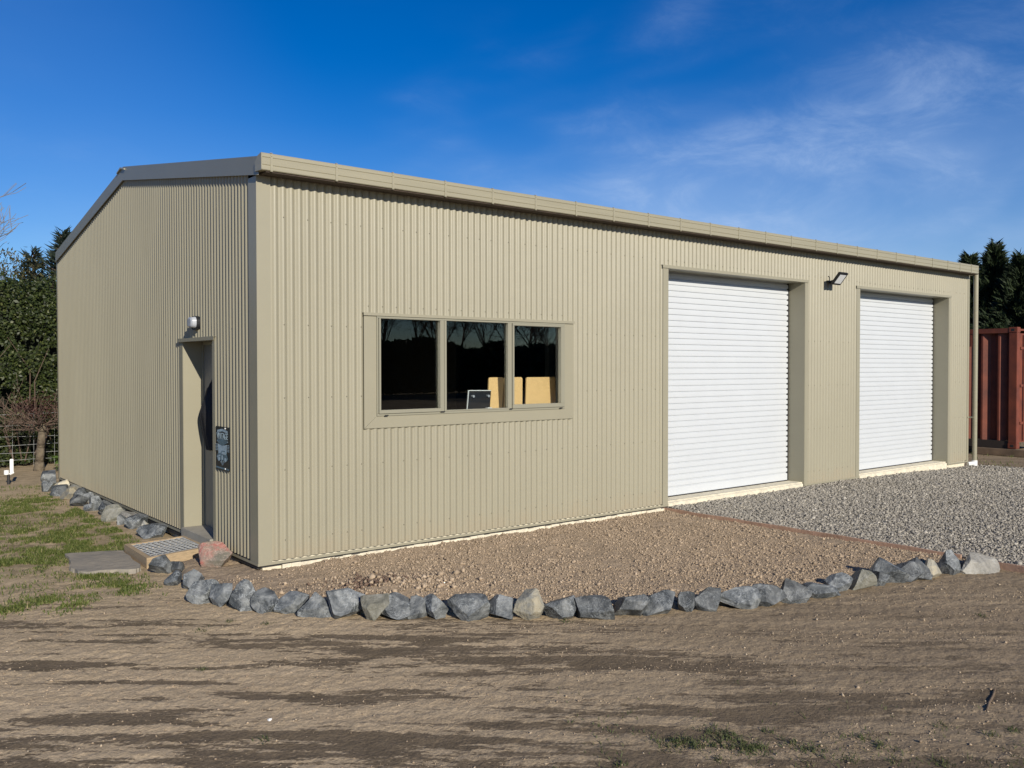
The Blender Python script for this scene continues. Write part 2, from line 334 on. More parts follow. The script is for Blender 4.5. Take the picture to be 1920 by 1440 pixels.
SR = [(-0.042, 7.816, 0.218, 0.187), (-0.294, 7.024, 0.177, 0.132), (-0.075, 6.982, 0.208, 0.148), (-0.259, 6.476, 0.199, 0.128), (-0.195, 5.984, 0.208, 0.139), (0.008, 6.26, 0.171, 0.142), (-0.255, 5.262, 0.198, 0.132), (0.024, 5.878, 0.167, 0.125), (-0.178, 4.761, 0.192, 0.153), (-0.264, 4.75, 0.114, 0.076), (-0.198, 4.249, 0.197, 0.148), (0.025, 4.803, 0.156, 0.091), (0.075, 5.554, 0.164, 0.109), (-0.169, 3.736, 0.261, 0.166), (0.052, 4.048, 0.148, 0.099), (0.001, 3.494, 0.189, 0.118), (-0.157, 3.091, 0.226, 0.125), (-0.08, 2.795, 0.178, 0.1), (0.086, 3.357, 0.141, 0.082), (-0.092, 2.404, 0.28, 0.108), (-0.199, 3.973, 0.145, 0.109), (-0.191, 3.445, 0.116, 0.093)]
line = np.array([(a, b) for a, b, _, _ in FR])
bedpoly = np.vstack([[(-.1, .9)], [(-.5, .9)], line+[.1, .12], [(5.25, -3.8), (5.2, .5), (0, .5)]])
def inpoly(x, y, poly):
    c = np.zeros(x.shape, bool); n = len(poly); j = n-1
    for i in range(n):
        xi, yi = poly[i]; xj, yj = poly[j]
        if yi != yj: c ^= ((yi > y) != (yj > y)) & (x < (xj-xi)*(y-yi)/(yj-yi)+xi)
        j = i
    return c
def pdist(x, y, pts):
    d = np.full(x.shape, 1e9)
    for i in range(len(pts)-1):
        a = pts[i]; b = pts[i+1]; e = b-a; l2 = (e**2).sum()
        t = np.clip(((x-a[0])*e[0]+(y-a[1])*e[1])/l2, 0, 1)
        d = np.minimum(d, np.hypot(x-a[0]-t*e[0], y-a[1]-t*e[1]))
    return d
LX = np.array([cos(YAW), -sin(YAW)]); LY = np.array([sin(YAW), cos(YAW)])        # along and across the wheel tracks
def track(x, y):
    dx = x-CAM.x; dy = y-CAM.y
    return dx*LX[0]+dy*LX[1], dx*LY[0]+dy*LY[1]
def ground_masks(x, y):
    u, w = track(x, y)
    inside = inpoly(x, y, bedpoly); d = pdist(x, y, np.vstack([line, [(5.3, -3.9)]]))
    bed = np.where(inside, sstep(0, .12, d), 0)
    wv = w+.06*np.sin(u*.9)+.03*u*.3
    bl = [(-.55, 5.7, 1.3, .24), (.5, 5.42, 1.7, .30), (-.9, 4.83, 1.2, .10), (-.9, 4.2, 1.7, .22), (-2.3, 4.46, .55, .14), (-2.8, 5.3, .45, .10), (1.8, 4.7, 1.6, .28), (.9, 4.45, 1.2, .22), (2.4, 5.35, 1.2, .10), (-1.9, 5.0, .5, .05), (-2.1, 3.9, 2, .22), (.8, 3.9, 2.0, .25)]
    s = np.zeros_like(x)
    for bu, bw, ru, rw in bl: s = np.maximum(s, np.exp(-((u-bu)/ru)**2-((wv-bw)/rw)**2))
    n = fbm(u*1.1, wv*7.5, 6, 11, .62)-.5
    n2 = fbm(u*3.2, wv*13, 4, 41, .6)-.5
    damp = np.clip(.5+(s*.55+n*1.9+n2*1.2-.33+.10*sstep(-1, 2.5, u)*sstep(6, 5, w))*.9, 0, 1)*sstep(7.6, 6.2, w)
    return u, w, wv, bed, damp, inside, d
def ground_h(x, y, fine=True):
    u, w, wv, bed, damp, inside, d = ground_masks(x, y)
    h = -.10+.05*bed*sstep(-.2, -.0, -np.abs(y)*0+d-.05)
    h = h+.03*(fbm(x*.35, y*.35, 3, 5)-.5)*sstep(0, 2, d)*(1-bed)
    h = h-.08*sstep(8, 16, x)*(y < 4)
    if fine:
        near = sstep(10.5, 7.5, w)
        tr = (fbm(u*1.0, wv*7, 5, 23, .6)-.5)
        h = h+near*(1-bed)*(tr*.009-.004*damp+(fbm(x*9, y*9, 4, 3)-.5)*.005*(1-.5*damp)+(fbm(x*28, y*28, 3, 9)-.5)*.018*(1-.7*damp))
        h = h+bed*((fbm(x*5, y*5, 4, 31)-.5)*.03+(fbm(x*24, y*24, 3, 33)-.5)*.020)
        h = h+bed*np.exp(-(y/.16)**2)*.045*(fbm(x*1.3, x*0, 3, 87)-.35)
    h = h+bed*.05*np.exp(-((x-.62)/.5)**2-((y+1.25)/.35)**2)
    return h
def axis(segs):
    out = []
    for a, b, s in segs: out.append(np.arange(a, b, s))
    return np.concatenate(out+[[segs[-1][1]]])
gx = axis([(-900, -100, 80), (-100, -20, 8), (-20, -5, .5), (-5, -3.6, .07), (-3.6, 5.5, .019), (5.5, 8, .05), (8, 22, .2), (22, 100, 6), (100, 1000, 75)])
gy = axis([(-900, -100, 80), (-100, -12, 6), (-12, -6.2, .25), (-6.2, .9, .019), (.9, 9, .045), (9, 14, .15), (14, 100, 6), (100, 1000, 75)])
X, Y = np.meshgrid(gx, gy)
Z = ground_h(X, Y)
u, w, wv, bed, damp, inside, dd = ground_masks(X, Y)
nv = len(gx); idx = np.arange(X.size).reshape(X.shape)
faces = np.stack([idx[:-1, :-1].ravel(), idx[:-1, 1:].ravel(), idx[1:, 1:].ravel(), idx[1:, :-1].ravel()], 1)
me = np_mesh('ground', np.stack([X.ravel(), Y.ravel(), Z.ravel()], 1), faces, smooth=True)
brown = np.clip(sstep(-1.6, 2.6, u+.5*(fbm(u*.7, w*1.5, 3, 77)-.5)*2)*.85, 0, 1)*(1-bed)
lawn = np.exp(-((X+1.2)/1.5)**2-((Y-3.2)/3.2)**2)+sstep(6, 9, Y)*.6
for nm, arr in (('damp', damp), ('bed', bed), ('brown', brown), ('lawn', np.clip(lawn, 0, 1))):
    a = me.attributes.new(nm, 'FLOAT', 'POINT'); a.data.foreach_set('value', arr.ravel().astype(np.float32))
gm = bpy.data.materials.new('packed dirt'); gm.use_nodes = True
N, L = gm.node_tree.nodes, gm.node_tree.links; b = N['Principled BSDF']; b.inputs['Roughness'].default_value = .95; b.inputs['Specular IOR Level'].default_value = .15
t = N.new('ShaderNodeTexCoord')
def gmix(fac, c1, c2):
    m = N.new('ShaderNodeMix'); m.data_type = 'RGBA'
    for i, v in ((0, fac), (6, c1), (7, c2)):
        if isinstance(v, (tuple, float)): m.inputs[i].default_value = (*v, 1) if isinstance(v, tuple) else v
        else: L.new(v, m.inputs[i])
    return m.outputs[2]
def gat(n):
    a = N.new('ShaderNodeAttribute'); a.attribute_name = n; return a.outputs['Fac']
def gnz(s, det, a, b_, rot=0, st=(1, 1, 1)):
    m0 = N.new('ShaderNodeMapping'); m0.inputs['Rotation'].default_value = (0, 0, rot); L.new(t.outputs['Object'], m0.inputs[0])
    mp = N.new('ShaderNodeMapping'); mp.inputs['Scale'].default_value = st; L.new(m0.outputs[0], mp.inputs[0])
    n = N.new('ShaderNodeTexNoise'); n.inputs['Scale'].default_value = s; n.inputs['Detail'].default_value = det; n.inputs['Roughness'].default_value = .65
    L.new(mp.outputs[0], n.inputs['Vector'])
    r = N.new('ShaderNodeMapRange'); L.new(n.outputs['Fac'], r.inputs['Value']); r.inputs['From Min'].default_value = a; r.inputs['From Max'].default_value = b_
    return r.outputs[0], n.outputs['Fac']
DRY = (0.61, 0.475, 0.305); DRY2 = (0.50, 0.385, 0.245); BRN = (0.34, 0.262, 0.17); BRN2 = (0.225, 0.172, 0.11); WET = (0.225, 0.172, 0.112); WET2 = (0.165, 0.126, 0.08)
f1, _ = gnz(6, 8, .35, .65); f2, _ = gnz(2.2, 10, .35, .66, YAW, (.35, 3.2, 1)); f3, raw3 = gnz(60, 6, .35, .62)
c_dry = gmix(f2, DRY, DRY2); c_brn = gmix(f2, BRN, BRN2)
base = gmix(gat('brown'), c_dry, c_brn)
f4, raw4 = gnz(5, 12, .3, .7, YAW, (.16, 3.4, 1)); f5, raw5 = gnz(24, 10, .3, .7, YAW, (.55, 1.7, 1))
def gm2(op, a, b_):
    n = N.new('ShaderNodeMath'); n.operation = op
    for i, v in enumerate((a, b_)):
        if isinstance(v, float): n.inputs[i].default_value = v
        else: L.new(v, n.inputs[i])
    return n.outputs[0]
dv = gm2('ADD', gat('damp'), gm2('ADD', gm2('MULTIPLY', gm2('SUBTRACT', raw4, .5), 1.7), gm2('MULTIPLY', gm2('SUBTRACT', raw5, .5), 1.7)))
dr_ = N.new('ShaderNodeMapRange'); dr_.inputs['From Min'].default_value = .46; dr_.inputs['From Max'].default_value = .62; L.new(dv, dr_.inputs['Value'])
base = gmix(dr_.outputs[0], base, gmix(f1, WET, WET2))
lm = N.new('ShaderNodeMath'); lm.operation = 'MULTIPLY'; L.new(gat('lawn'), lm.inputs[0]); L.new(f1, lm.inputs[1])
base = gmix(lm.outputs[0], base, (0.20, 0.165, 0.09))
base = gmix(gat('bed'), base, gmix(f1, (0.42, 0.325, 0.225), (0.34, 0.26, 0.175)))
sp = gmix(.30, base, (0.0, 0.0, 0.0)); base = gmix(f3, base, sp)
L.new(base, b.inputs['Base Color'])
bp = N.new('ShaderNodeBump'); bp.inputs['Strength'].default_value = .8; bp.inputs['Distance'].default_value = .015
_, hb = gnz(38, 9, 0, 1); L.new(hb, bp.inputs['Height']); L.new(bp.outputs[0], b.inputs['Normal'])
link('ground', me, gm, kind='structure', label='bare dirt ground with damp wheel tracks')

# ------------------------------------------------------------------ scattered stones (octahedra with jittered corners)
OCT_V = np.array([(1, 0, 0), (-1, 0, 0), (0, 1, 0), (0, -1, 0), (0, 0, 1), (0, 0, -1)], float)
OCT_F = np.array([(0, 2, 4), (2, 1, 4), (1, 3, 4), (3, 0, 4), (2, 0, 5), (1, 2, 5), (3, 1, 5), (0, 3, 5)])
def stones(name, x, y, z, size, m, bias=0, flat=.6, jit=.45, **k):
    n = len(x)
    v = OCT_V[None]*(1+rng.uniform(-jit, jit, (n, 6, 1)))+rng.uniform(-jit*.6, jit*.6, (n, 6, 3))
    v *= np.stack([np.ones(n), rng.uniform(.6, 1, n), np.full(n, flat)*rng.uniform(.7, 1.2, n)], 1)[:, None]*size[:, None, None]*.5
    # random tilt and turn
    tl = rng.normal(0, .45, n); c, s = np.cos(tl)[:, None], np.sin(tl)[:, None]
    v = np.stack([v[..., 0]*c-v[..., 2]*s, v[..., 1], v[..., 0]*s+v[..., 2]*c], -1)
    a = rng.uniform(0, 2*pi, n); c, s = np.cos(a)[:, None], np.sin(a)[:, None]
    v = np.stack([v[..., 0]*c-v[..., 1]*s, v[..., 0]*s+v[..., 1]*c, v[..., 2]], -1)
    v += np.stack([x, y, z], 1)[:, None]
    f = (OCT_F[None]+6*np.arange(n)[:, None, None]).reshape(-1, 3)
    r = np.clip(rng.normal(.45, .2, n)+bias, 0, 1)
    return link(name, np_mesh(name, v.reshape(-1, 3), f, np.repeat(r, 8)), m, kind='stuff', **k)
# soil clods in the bed
n = 95000
x = rng.uniform(-.7, 5.4, n); y = rng.uniform(-3.9, .02, n)
dn = fbm(x*1.6, y*1.6, 3, 51)
dc = pdist(x, y, np.vstack([line, [(5.3, -3.9)]]))
keep = inpoly(x, y, bedpoly) & (y < -.02) & (rng.uniform(0, 1, n) < sstep(.12, .5, dn)*(.25+.75*sstep(.1, .9, x)))
x, y = x[keep], y[keep]
sz = rng.lognormal(math.log(.0105), .5, len(x)); sz = np.clip(sz, .005, .042)
stones('soil_clods', x, y, ground_h(x, y)+sz*.12, sz, M['clod'], .08, .8, label='crumbly dry soil clods spread over the planting bed', cat='soil')
n = 800
x = rng.normal(.68, .36, n); y = rng.normal(-1.22, .22, n)-.25*(x-.68)
sz = np.clip(rng.lognormal(math.log(.019), .5, n), .009, .075)
stones('clod_heap', x, y, ground_h(x, y)+sz*.2, sz, M['clod'], .15, .85, label='low heap of bigger soil lumps behind the middle of the rock border', cat='soil')
n = 160
x = rng.normal(.5, .16, n); y = rng.normal(-1.05, .14, n); sz = rng.uniform(.015, .045, n)
stones('dark_clods', x, y, ground_h(x, y)+sz*.25, sz, M['darkclod'], -.1, .8, label='patch of dark damp clods in the soil heap', cat='soil')
# grit on the drive
n = 42000
uu = rng.uniform(-3.6, 4.2, n); ww = 3.6+rng.beta(1.3, 1.5, n)*4.2
x = CAM.x+uu*LX[0]+ww*LY[0]; y = CAM.y+uu*LX[1]+ww*LY[1]
_, _, _, bd, dm, ins, d_ = ground_masks(x, y)
gb = fbm(uu*.8, ww*5, 4, 91)
keep = (~ins) & (d_ > .08) & (rng.uniform(0, 1, n) < sstep(.38, .62, gb)*(1-.6*dm)*np.where(uu > -.6, 1, .5)) & (x > -2.9)
x, y = x[keep], y[keep]; sz = np.clip(rng.lognormal(math.log(.0065), .5, len(x)), .003, .032)
stones('drive_grit', x, y, ground_h(x, y)+sz*.1, sz, M['pebble'], 0, .7, label='loose grit and crumbs scattered over the dirt drive', cat='grit')
# gravel apron
gv = np.array([(5.24, .25), (5.34, -3.55), (5.32, -4.6), (6.5, -6.5), (30, -9), (30, -1.4), (14.2, -.75), (13.5, .15), (13.4, .25)])
def gravel_h(x, y): return -.035-.03*sstep(0, 3, -y)-.10*sstep(9, 16, x)+.03*(fbm(x*.9, y*.9, 3, 61)-.5)+.015*np.exp(-((y+.1)/.3)**2)
ax = axis([(5.2, 30, .06)]); ay = axis([(-9, .3, .06)]); X, Y = np.meshgrid(ax, ay)
Zg = gravel_h(X, Y)+(fbm(X*14, Y*14, 3, 63)-.5)*.02
ii = np.arange(X.size).reshape(X.shape); ins = inpoly(X, Y, gv)
cellin = ins[:-1, :-1] & ins[1:, 1:] & ins[:-1, 1:] & ins[1:, :-1]
faces = np.stack([ii[:-1, :-1][cellin], ii[:-1, 1:][cellin], ii[1:, 1:][cellin], ii[1:, :-1][cellin]], 1)
M['gravelbed'] = mat('gravel fines', (0.29, 0.27, 0.23), .95, 0, .2, col2=(0.18, 0.165, 0.14), vscale=42, bump=1, bscale=50, bdist=.03, detail=4)
used = np.unique(faces); remap = np.full(X.size, -1); remap[used] = np.arange(len(used))
P3 = np.stack([X.ravel(), Y.ravel(), Zg.ravel()], 1)[used]
link('gravel_yard', np_mesh('gravel_yard', P3, remap[faces], smooth=True), M['gravelbed'], kind='structure', label='grey gravel apron before the roller doors')
n = 190000
x = 5.25+rng.beta(.9, 1.5, n)*14; y = .2-rng.uniform(0, 1, n)**1.05*6.0
_u1, _w1 = track(x, y); lat = _u1/_w1
keep = inpoly(x, y, gv) & (lat < .75) & (y < .02+.22*((x > 5.26) & (x < 8.2))*0)
x, y = x[keep], y[keep]
sz = np.clip(rng.lognormal(math.log(.0225), .4, len(x)), .010, .07)*(1+.03*np.maximum(0, _w1[keep]-9))
stones('gravel_stones', x, y, gravel_h(x, y)+rng.uniform(0, .018, len(x)), sz, M['gravel'], .04, .62, label='crushed grey gravel stones spread before the roller doors', cat='gravel')

# ------------------------------------------------------------------ the shed
shed = empty('farm_shed', (0, 0, 0), label='long beige corrugated steel shed with two white roller doors', cat='shed')
PI_, AMP = .0762, .0095
def corr(mb, ax_, a0, a1, zlo, zhi, base=0.0, sgn=-1, ns=12, nz=1, amp=None):
    """a corrugated sheet standing on a wall line; profile runs along ax_"""
    na = max(2, int(round((a1-a0)/PI_*ns)))
    A = np.linspace(a0, a1, na+1)
    c = .5+.5*np.cos(2*pi*A/PI_)
    c = c**.85
    D = base+sgn*2*(amp or AMP)*c
    zl = zlo if callable(zlo) else (lambda a: zlo); zh = zhi if callable(zhi) else (lambda a: zhi)
    vs = []
    for k in range(nz+1):
        for a, d_ in zip(A, D):
            z = zl(a)+(zh(a)-zl(a))*k/nz
            vs.append((a, d_, z) if ax_ == 'x' else (d_, a, z))
    fs = [(k*(na+1)+i, k*(na+1)+i+1, (k+1)*(na+1)+i+1, (k+1)*(na+1)+i) for k in range(nz) for i in range(na)]
    if (ax_ == 'y') != (sgn > 0): fs = [f[::-1] for f in fs]
    mb.add(vs, fs)
def rib(a): return round(a/PI_)*PI_
def screws(mb, ax_, pts, out=-1, base=0):
    for a, z in pts:
        a = rib(a); d0 = base+out*(2*AMP+.0005); r = .0065
        P = lambda da, dz, dd: (a+da, d0+out*dd, z+dz) if ax_ == 'x' else (d0+out*dd, a+da, z+dz)
        ring = [P(r*cos(k*pi/3), r*sin(k*pi/3), 0) for k in range(6)]+[P(.6*r*cos(k*pi/3), .6*r*sin(k*pi/3), .005) for k in range(6)]
        mb.add(ring, [(k, (k+1) % 6, 6+(k+1) % 6, 6+k) for k in range(6)]+[(6, 7, 8, 9, 10, 11)])
W0, W1, WB, WT = 1.015, 3.665, 1.150, 2.238           # window flashing outer
D1, D1b, D2, D2b, DT1, DT2 = 5.265, 8.204, 9.695, 12.60, 2.945, 2.94
TOPZ = 3.45
fw = MB()
def c(a0, a1, z0, z1): corr(fw, 'x', a0, a1, z0, z1)
c(.10, W0+.03, .03, TOPZ); c(W0+.03, W1-.03, .03, WB+.02); c(W0+.03, W1-.03, WT-.02, TOPZ); c(W1-.03, D1-.09, .03, TOPZ)
c(D1-.09, D1b+.07, DT1+.03, TOPZ); c(D1b+.07, D2-.08, .0, TOPZ); c(D2-.08, D2b+.06, DT2+.03, TOPZ); c(D2b+.06, LEN-.03, .03, TOPZ)
fw.cur = 1
pts = []
a = .2; k = 0
while a < LEN-.1:
    for z in (3.04, 2.10, 1.455, .82, .20):
        if W0-.05 < a < W1+.05 and WB-.05 < z < WT+.05: continue
        if (D1-.1 < a < D1b+.06 or D2-.1 < a < D2b+.06) and z < 2.98: continue
        pts.append((a, z))
    a += (3, 3, 2, 2)[k % 4]*PI_; k += 1
for s, e, z in ((W0, W1, WT+.06), (D1-.08, D1b+.06, DT1+.09), (D2-.08, D2b+.06, DT2+.09)):
    a = s+.06
    while a < e: pts.append((a, z)); a += 2*PI_
screws(fw, 'x', pts)
fw.build('front_wall', [M['clad'], M['screw']], shed)
# side (gable) wall with its door opening
S0, S1, ST = 1.06, 1.90, 1.992
def gz(y): return H+.02+(RZ-H)*y/RY if y < RY else RZ+.02-(RZ-3.38)*(y-RY)/(WID-RY)
gw = MB()
corr(gw, 'y', .15, S0-.05, .03, lambda a: gz(a)+.06, amp=.0112); corr(gw, 'y', S0-.05, S1+.05, ST+.02, lambda a: gz(a)+.06, amp=.0112); corr(gw, 'y', S1+.05, WID-.03, .03, lambda a: gz(a)+.06, amp=.0112)
gw.cur = 1
pts = []; a = .3; k = 0
while a < WID-.1:
    for z in (.82, 2.1):
        if S0-.1 < a < S1+.1 and z < ST+.05: continue
        pts.append((a, z))
    a += (3, 3, 2, 2)[k % 4]*PI_; k += 1
screws(gw, 'y', pts[::3])
gw.build('gable_wall', [M['clad'], M['screw']], shed)
rw = MB(); corr(rw, 'x', .03, LEN-.03, .03, 3.43, WID, 1, 6); rw.build('rear_wall', M['clad'], shed)
eg = MB(); corr(eg, 'y', .03, WID-.03, .03, lambda a: gz(a)+.06, LEN, 1, 6); eg.build('far_gable_wall', M['clad'], shed)
# interior lining so the windows look into a room
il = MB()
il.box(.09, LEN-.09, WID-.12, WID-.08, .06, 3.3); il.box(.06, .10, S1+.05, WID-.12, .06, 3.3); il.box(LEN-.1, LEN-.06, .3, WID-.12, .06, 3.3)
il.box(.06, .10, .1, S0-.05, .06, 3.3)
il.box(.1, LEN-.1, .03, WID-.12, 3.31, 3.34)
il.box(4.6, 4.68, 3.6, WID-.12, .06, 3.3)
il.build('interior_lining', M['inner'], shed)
MB().box(5.90, 6.03, 2.95, 3.05, .06, 3.3).build('interior_post', M['innerpost'], shed)
MB().box(.03, LEN-.03, .012, WID-.03, -.35, .055).build('concrete_slab', M['concrete'], shed)
lip = MB()
for i in range(60):                                    # rough mortar haunch that shows below the cladding
    x0 = .2+i*.085; dpt = .012+.02*random.random()
    lip.box(x0, x0+.0849, -dpt, .02, -.2, -.010-.012*random.random())
lip.build('slab_haunch', M['concrete'], shed)
# roof sheets, ridge, barge boards
rf = MB()
def roofsheet(y0, z0, y1, z1, flip):
    A = np.arange(-.02, LEN+.02, PI_/4); vs = []
    for (yy, zz) in ((y0, z0), (y1, z1)):
        for a in A: vs.append((a, yy, zz+AMP*math.cos(2*pi*a/PI_)))
    n_ = len(A); rf.add(vs, [(i, i+1, n_+i+1, n_+i) for i in range(n_-1)])
roofsheet(-.09, 3.455, RY, 4.105, 0); roofsheet(RY, 4.105, WID+.08, 3.455, 0)
rf.build('roof', M['clad'], shed)
rc = MB(); rc.prism([(RY-.16, 4.10), (RY, 4.135), (RY+.16, 4.10), (RY+.16, 4.115), (RY, 4.155), (RY-.16, 4.115)], 'x', -.055, LEN+.055); rc.build('ridge_cap', M['flash'], shed)
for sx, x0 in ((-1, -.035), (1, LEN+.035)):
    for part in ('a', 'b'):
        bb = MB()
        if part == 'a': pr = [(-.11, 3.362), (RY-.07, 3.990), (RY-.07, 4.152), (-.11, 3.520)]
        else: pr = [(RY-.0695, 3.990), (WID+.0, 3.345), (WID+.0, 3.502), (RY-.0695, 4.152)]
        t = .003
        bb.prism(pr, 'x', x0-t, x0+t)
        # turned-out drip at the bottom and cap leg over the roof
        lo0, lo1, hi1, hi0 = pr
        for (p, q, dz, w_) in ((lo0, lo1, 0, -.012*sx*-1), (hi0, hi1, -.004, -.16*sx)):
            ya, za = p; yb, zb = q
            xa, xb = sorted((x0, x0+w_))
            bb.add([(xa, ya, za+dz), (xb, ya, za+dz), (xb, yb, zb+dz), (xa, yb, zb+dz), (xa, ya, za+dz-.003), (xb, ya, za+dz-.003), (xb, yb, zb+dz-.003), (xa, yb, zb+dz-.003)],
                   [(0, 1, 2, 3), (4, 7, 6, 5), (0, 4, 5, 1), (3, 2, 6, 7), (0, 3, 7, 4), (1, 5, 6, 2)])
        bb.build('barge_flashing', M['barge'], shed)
# eave fascia board and gutter
MB().box(.0, LEN, -.055, -.022, 3.389, 3.455).build('fascia_board', M['dark'], shed)
MB().box(.0, LEN-.02, -.182, -.0225, 3.376, 3.3865).build('soffit_board', M['dark'], shed)
gp = [(-.058, 3.395), (-.192, 3.388), (-.199, 3.394), (-.199, 3.428), (-.194, 3.432), (-.199, 3.437), (-.200, 3.492), (-.195, 3.496), (-.200, 3.501), (-.200, 3.527), (-.192, 3.535), (-.184, 3.531), (-.188, 3.520), (-.188, 3.402), (-.070, 3.406), (-.070, 3.500), (-.058, 3.500)]
gt = MB(); gt.prism(gp, 'x', -.04, 13.335)
gt.prism([(-.058, 3.395), (-.192, 3.388), (-.200, 3.395), (-.200, 3.527), (-.192, 3.535), (-.12, 3.520), (-.058, 3.47)], 'x', -.049, -.0405)
gt.prism([(-.058, 3.395), (-.192, 3.388), (-.200, 3.395), (-.200, 3.527), (-.192, 3.535), (-.12, 3.520), (-.058, 3.47)], 'x', 13.3355, 13.343)
gto = gt.build('gutter', M['gutter'], shed)
for gx_ in [.03, .64, 1.22, 1.81, 2.39, 2.96, 3.54, 4.12, 4.7, 5.27, 5.84, 6.42, 7.0, 7.59, 8.19, 8.74, 9.29, 9.86, 10.44, 11.04, 11.63, 12.17, 12.62, 13.05]:
    bk = MB(); bk.box(gx_, gx_+.022, -.2045, -.201, 3.386, 3.531); bk.box(gx_, gx_+.022, -.2045, -.185, 3.381, 3.3845)
    bk.box(gx_, gx_+.022, -.201, -.190, 3.536, 3.540)
    bk.tube((gx_+.011, -.2045, 3.512), (gx_+.011, -.2085, 3.512), .006, n=6)
    bk.build('gutter_bracket', M['gutter'], gto)
# corner flashings
MB().prism([(-.0005, -.0225), (.105, -.0225), (.105, -.018), (.0, -.019), (-.0005+.0, -.019)], 'z', .012, 3.43)
cf = MB()
cf.box(-.0225, .105, -.0225, -.0195, .012, 3.40); cf.box(-.0225, -.0195, -.0195, .155, .012, 3.372)
cf.box(.105, .1065, -.0195, -.010, .012, 3.40); cf.box(-.0195, -.010, .155, .1565, .012, 3.37)
cf.build('corner_flashing', M['flash'], shed)
cf = MB(); cf.box(LEN-.05, LEN+.0225, -.0225, -.0195, .012, 3.42); cf.box(LEN+.0195, LEN+.0225, -.0195, .15, .012, 3.42); cf.build('corner_flashing', M['flash'], shed)
cf = MB(); cf.box(-.0225, -.0195, WID-.05, WID+.0225, .012, 3.36); cf.box(-.0195, .15, WID+.0195, WID+.0225, .012, 3.40); cf.build('corner_flashing', M['flash'], shed)
# base trim strips
for a0, a1 in ((-.026, D1), (D2b+.0, LEN+.02), (D1b, D2)):
    MB().box(a0, a1, -.026, -.0, .000, .003).box(a0, a1, -.026, -.024, .003, .024).build('base_trim', M['flash'], shed)
bt = MB(); bt.box(-.028, -.0, -.0235, S0-.01, .0005, .0035); bt.box(-.028, -.026, -.0235, S0-.01, .0035, .024)
bt.build('base_trim', M['flash'], shed); bt = MB()
bt.box(-.028, -.0, S1+.01, WID, .0005, .0035); bt.box(-.028, -.026, S1+.01, WID, .0035, .024)
bt.build('base_trim', M['flash'], shed)
for bx in ((.0, D1, -.016, .011, -.014, -.001), (-.018, -.0005, .02, S0, -.03, -.001), (-.018, .011, S1+.02, WID, -.05, -.001)): MB().box(*bx).build('vermin_strip', M['rubber'], shed)

# window
win = MB()
FY = -.0262
def quadstrip(mb, pts, y0, y1): mb.prism(pts, 'y', y0, y1)
fx0, fx1, fz0, fz1 = 1.146, 3.531, 1.262, 2.206
quadstrip(win, [(W0, WB), (fx0, fz0), (fx0, fz1+.012), (W0, WT)], FY, FY+.003)
quadstrip(win, [(fx1, fz0), (W1, WB), (W1, WT), (fx1, fz1+.012)], FY, FY+.003)
quadstrip(win, [(W0+.003, WB), (W1-.003, WB), (fx1-.001, fz0), (fx0+.001, fz0)], FY-.002, FY+.001)
win.box(W0-.01, W1+.01, FY-.016, FY-.013, WT-.028, WT+.0); win.box(W0-.01, W1+.01, FY-.013, .0, WT-.003, WT)
win.box(W0, W1, FY+.003, -.004, WB-.004, WB-.001)
wfl = win.build('window_flashing', M['flash'], shed)
wd = MB().box(fx0, fx1, -.038, .05, fz0, fz0+.022).box(fx0, fx1, -.038, .05, fz1-.016, fz1).box(fx0, fx0+.016, -.038, .05, fz0+.022, fz1-.016).box(fx1-.016, fx1, -.038, .05, fz0+.022, fz1-.016) \
    .box(1.876, 1.912, -.038, .05, fz0+.022, fz1-.016).box(2.742, 2.776, -.038, .05, fz0+.022, fz1-.016).build('window', M['alu'], shed, bevel=.002)
sashes = [(1.163, 1.875, 1.183, 1.856, 1.318, 2.186), (1.913, 2.741, 1.938, 2.721, 1.296, 2.190), (2.777, 3.514, 2.801, 3.460, 1.328, 2.166)]
for i, (a, b_, p0, p1, q0, q1) in enumerate(sashes):
    z0, z1 = fz0+.023, fz1-.017; y0 = -.052 if i != 1 else -.042
    s_ = MB().box(a, b_, y0, .0, z0, q0).box(a, b_, y0, .0, q1, z1).box(a, p0, y0, .0, q0, q1).box(p1, b_, y0, .0, q0, q1)
    so_ = s_.build('sash', M['alu'], wd, bevel=.003)
    MB().box(p0, p1, -.012, -.006, q0, q1).build('pane', M['glass'], wd)
for bx in ((1.22, 1.26, 1.262), (1.86, 1.91, 1.278), (2.735, 2.775, 1.280), (3.44, 3.48, 1.268)): MB().box(bx[0], bx[1], -.056, -.0525, bx[2], bx[2]+.01).build('weep_cover', M['rubber'], wd)
MB().box(1.1, 3.6, .056, .42, 1.24, 1.275).build('window_bench', M['inner'], shed)

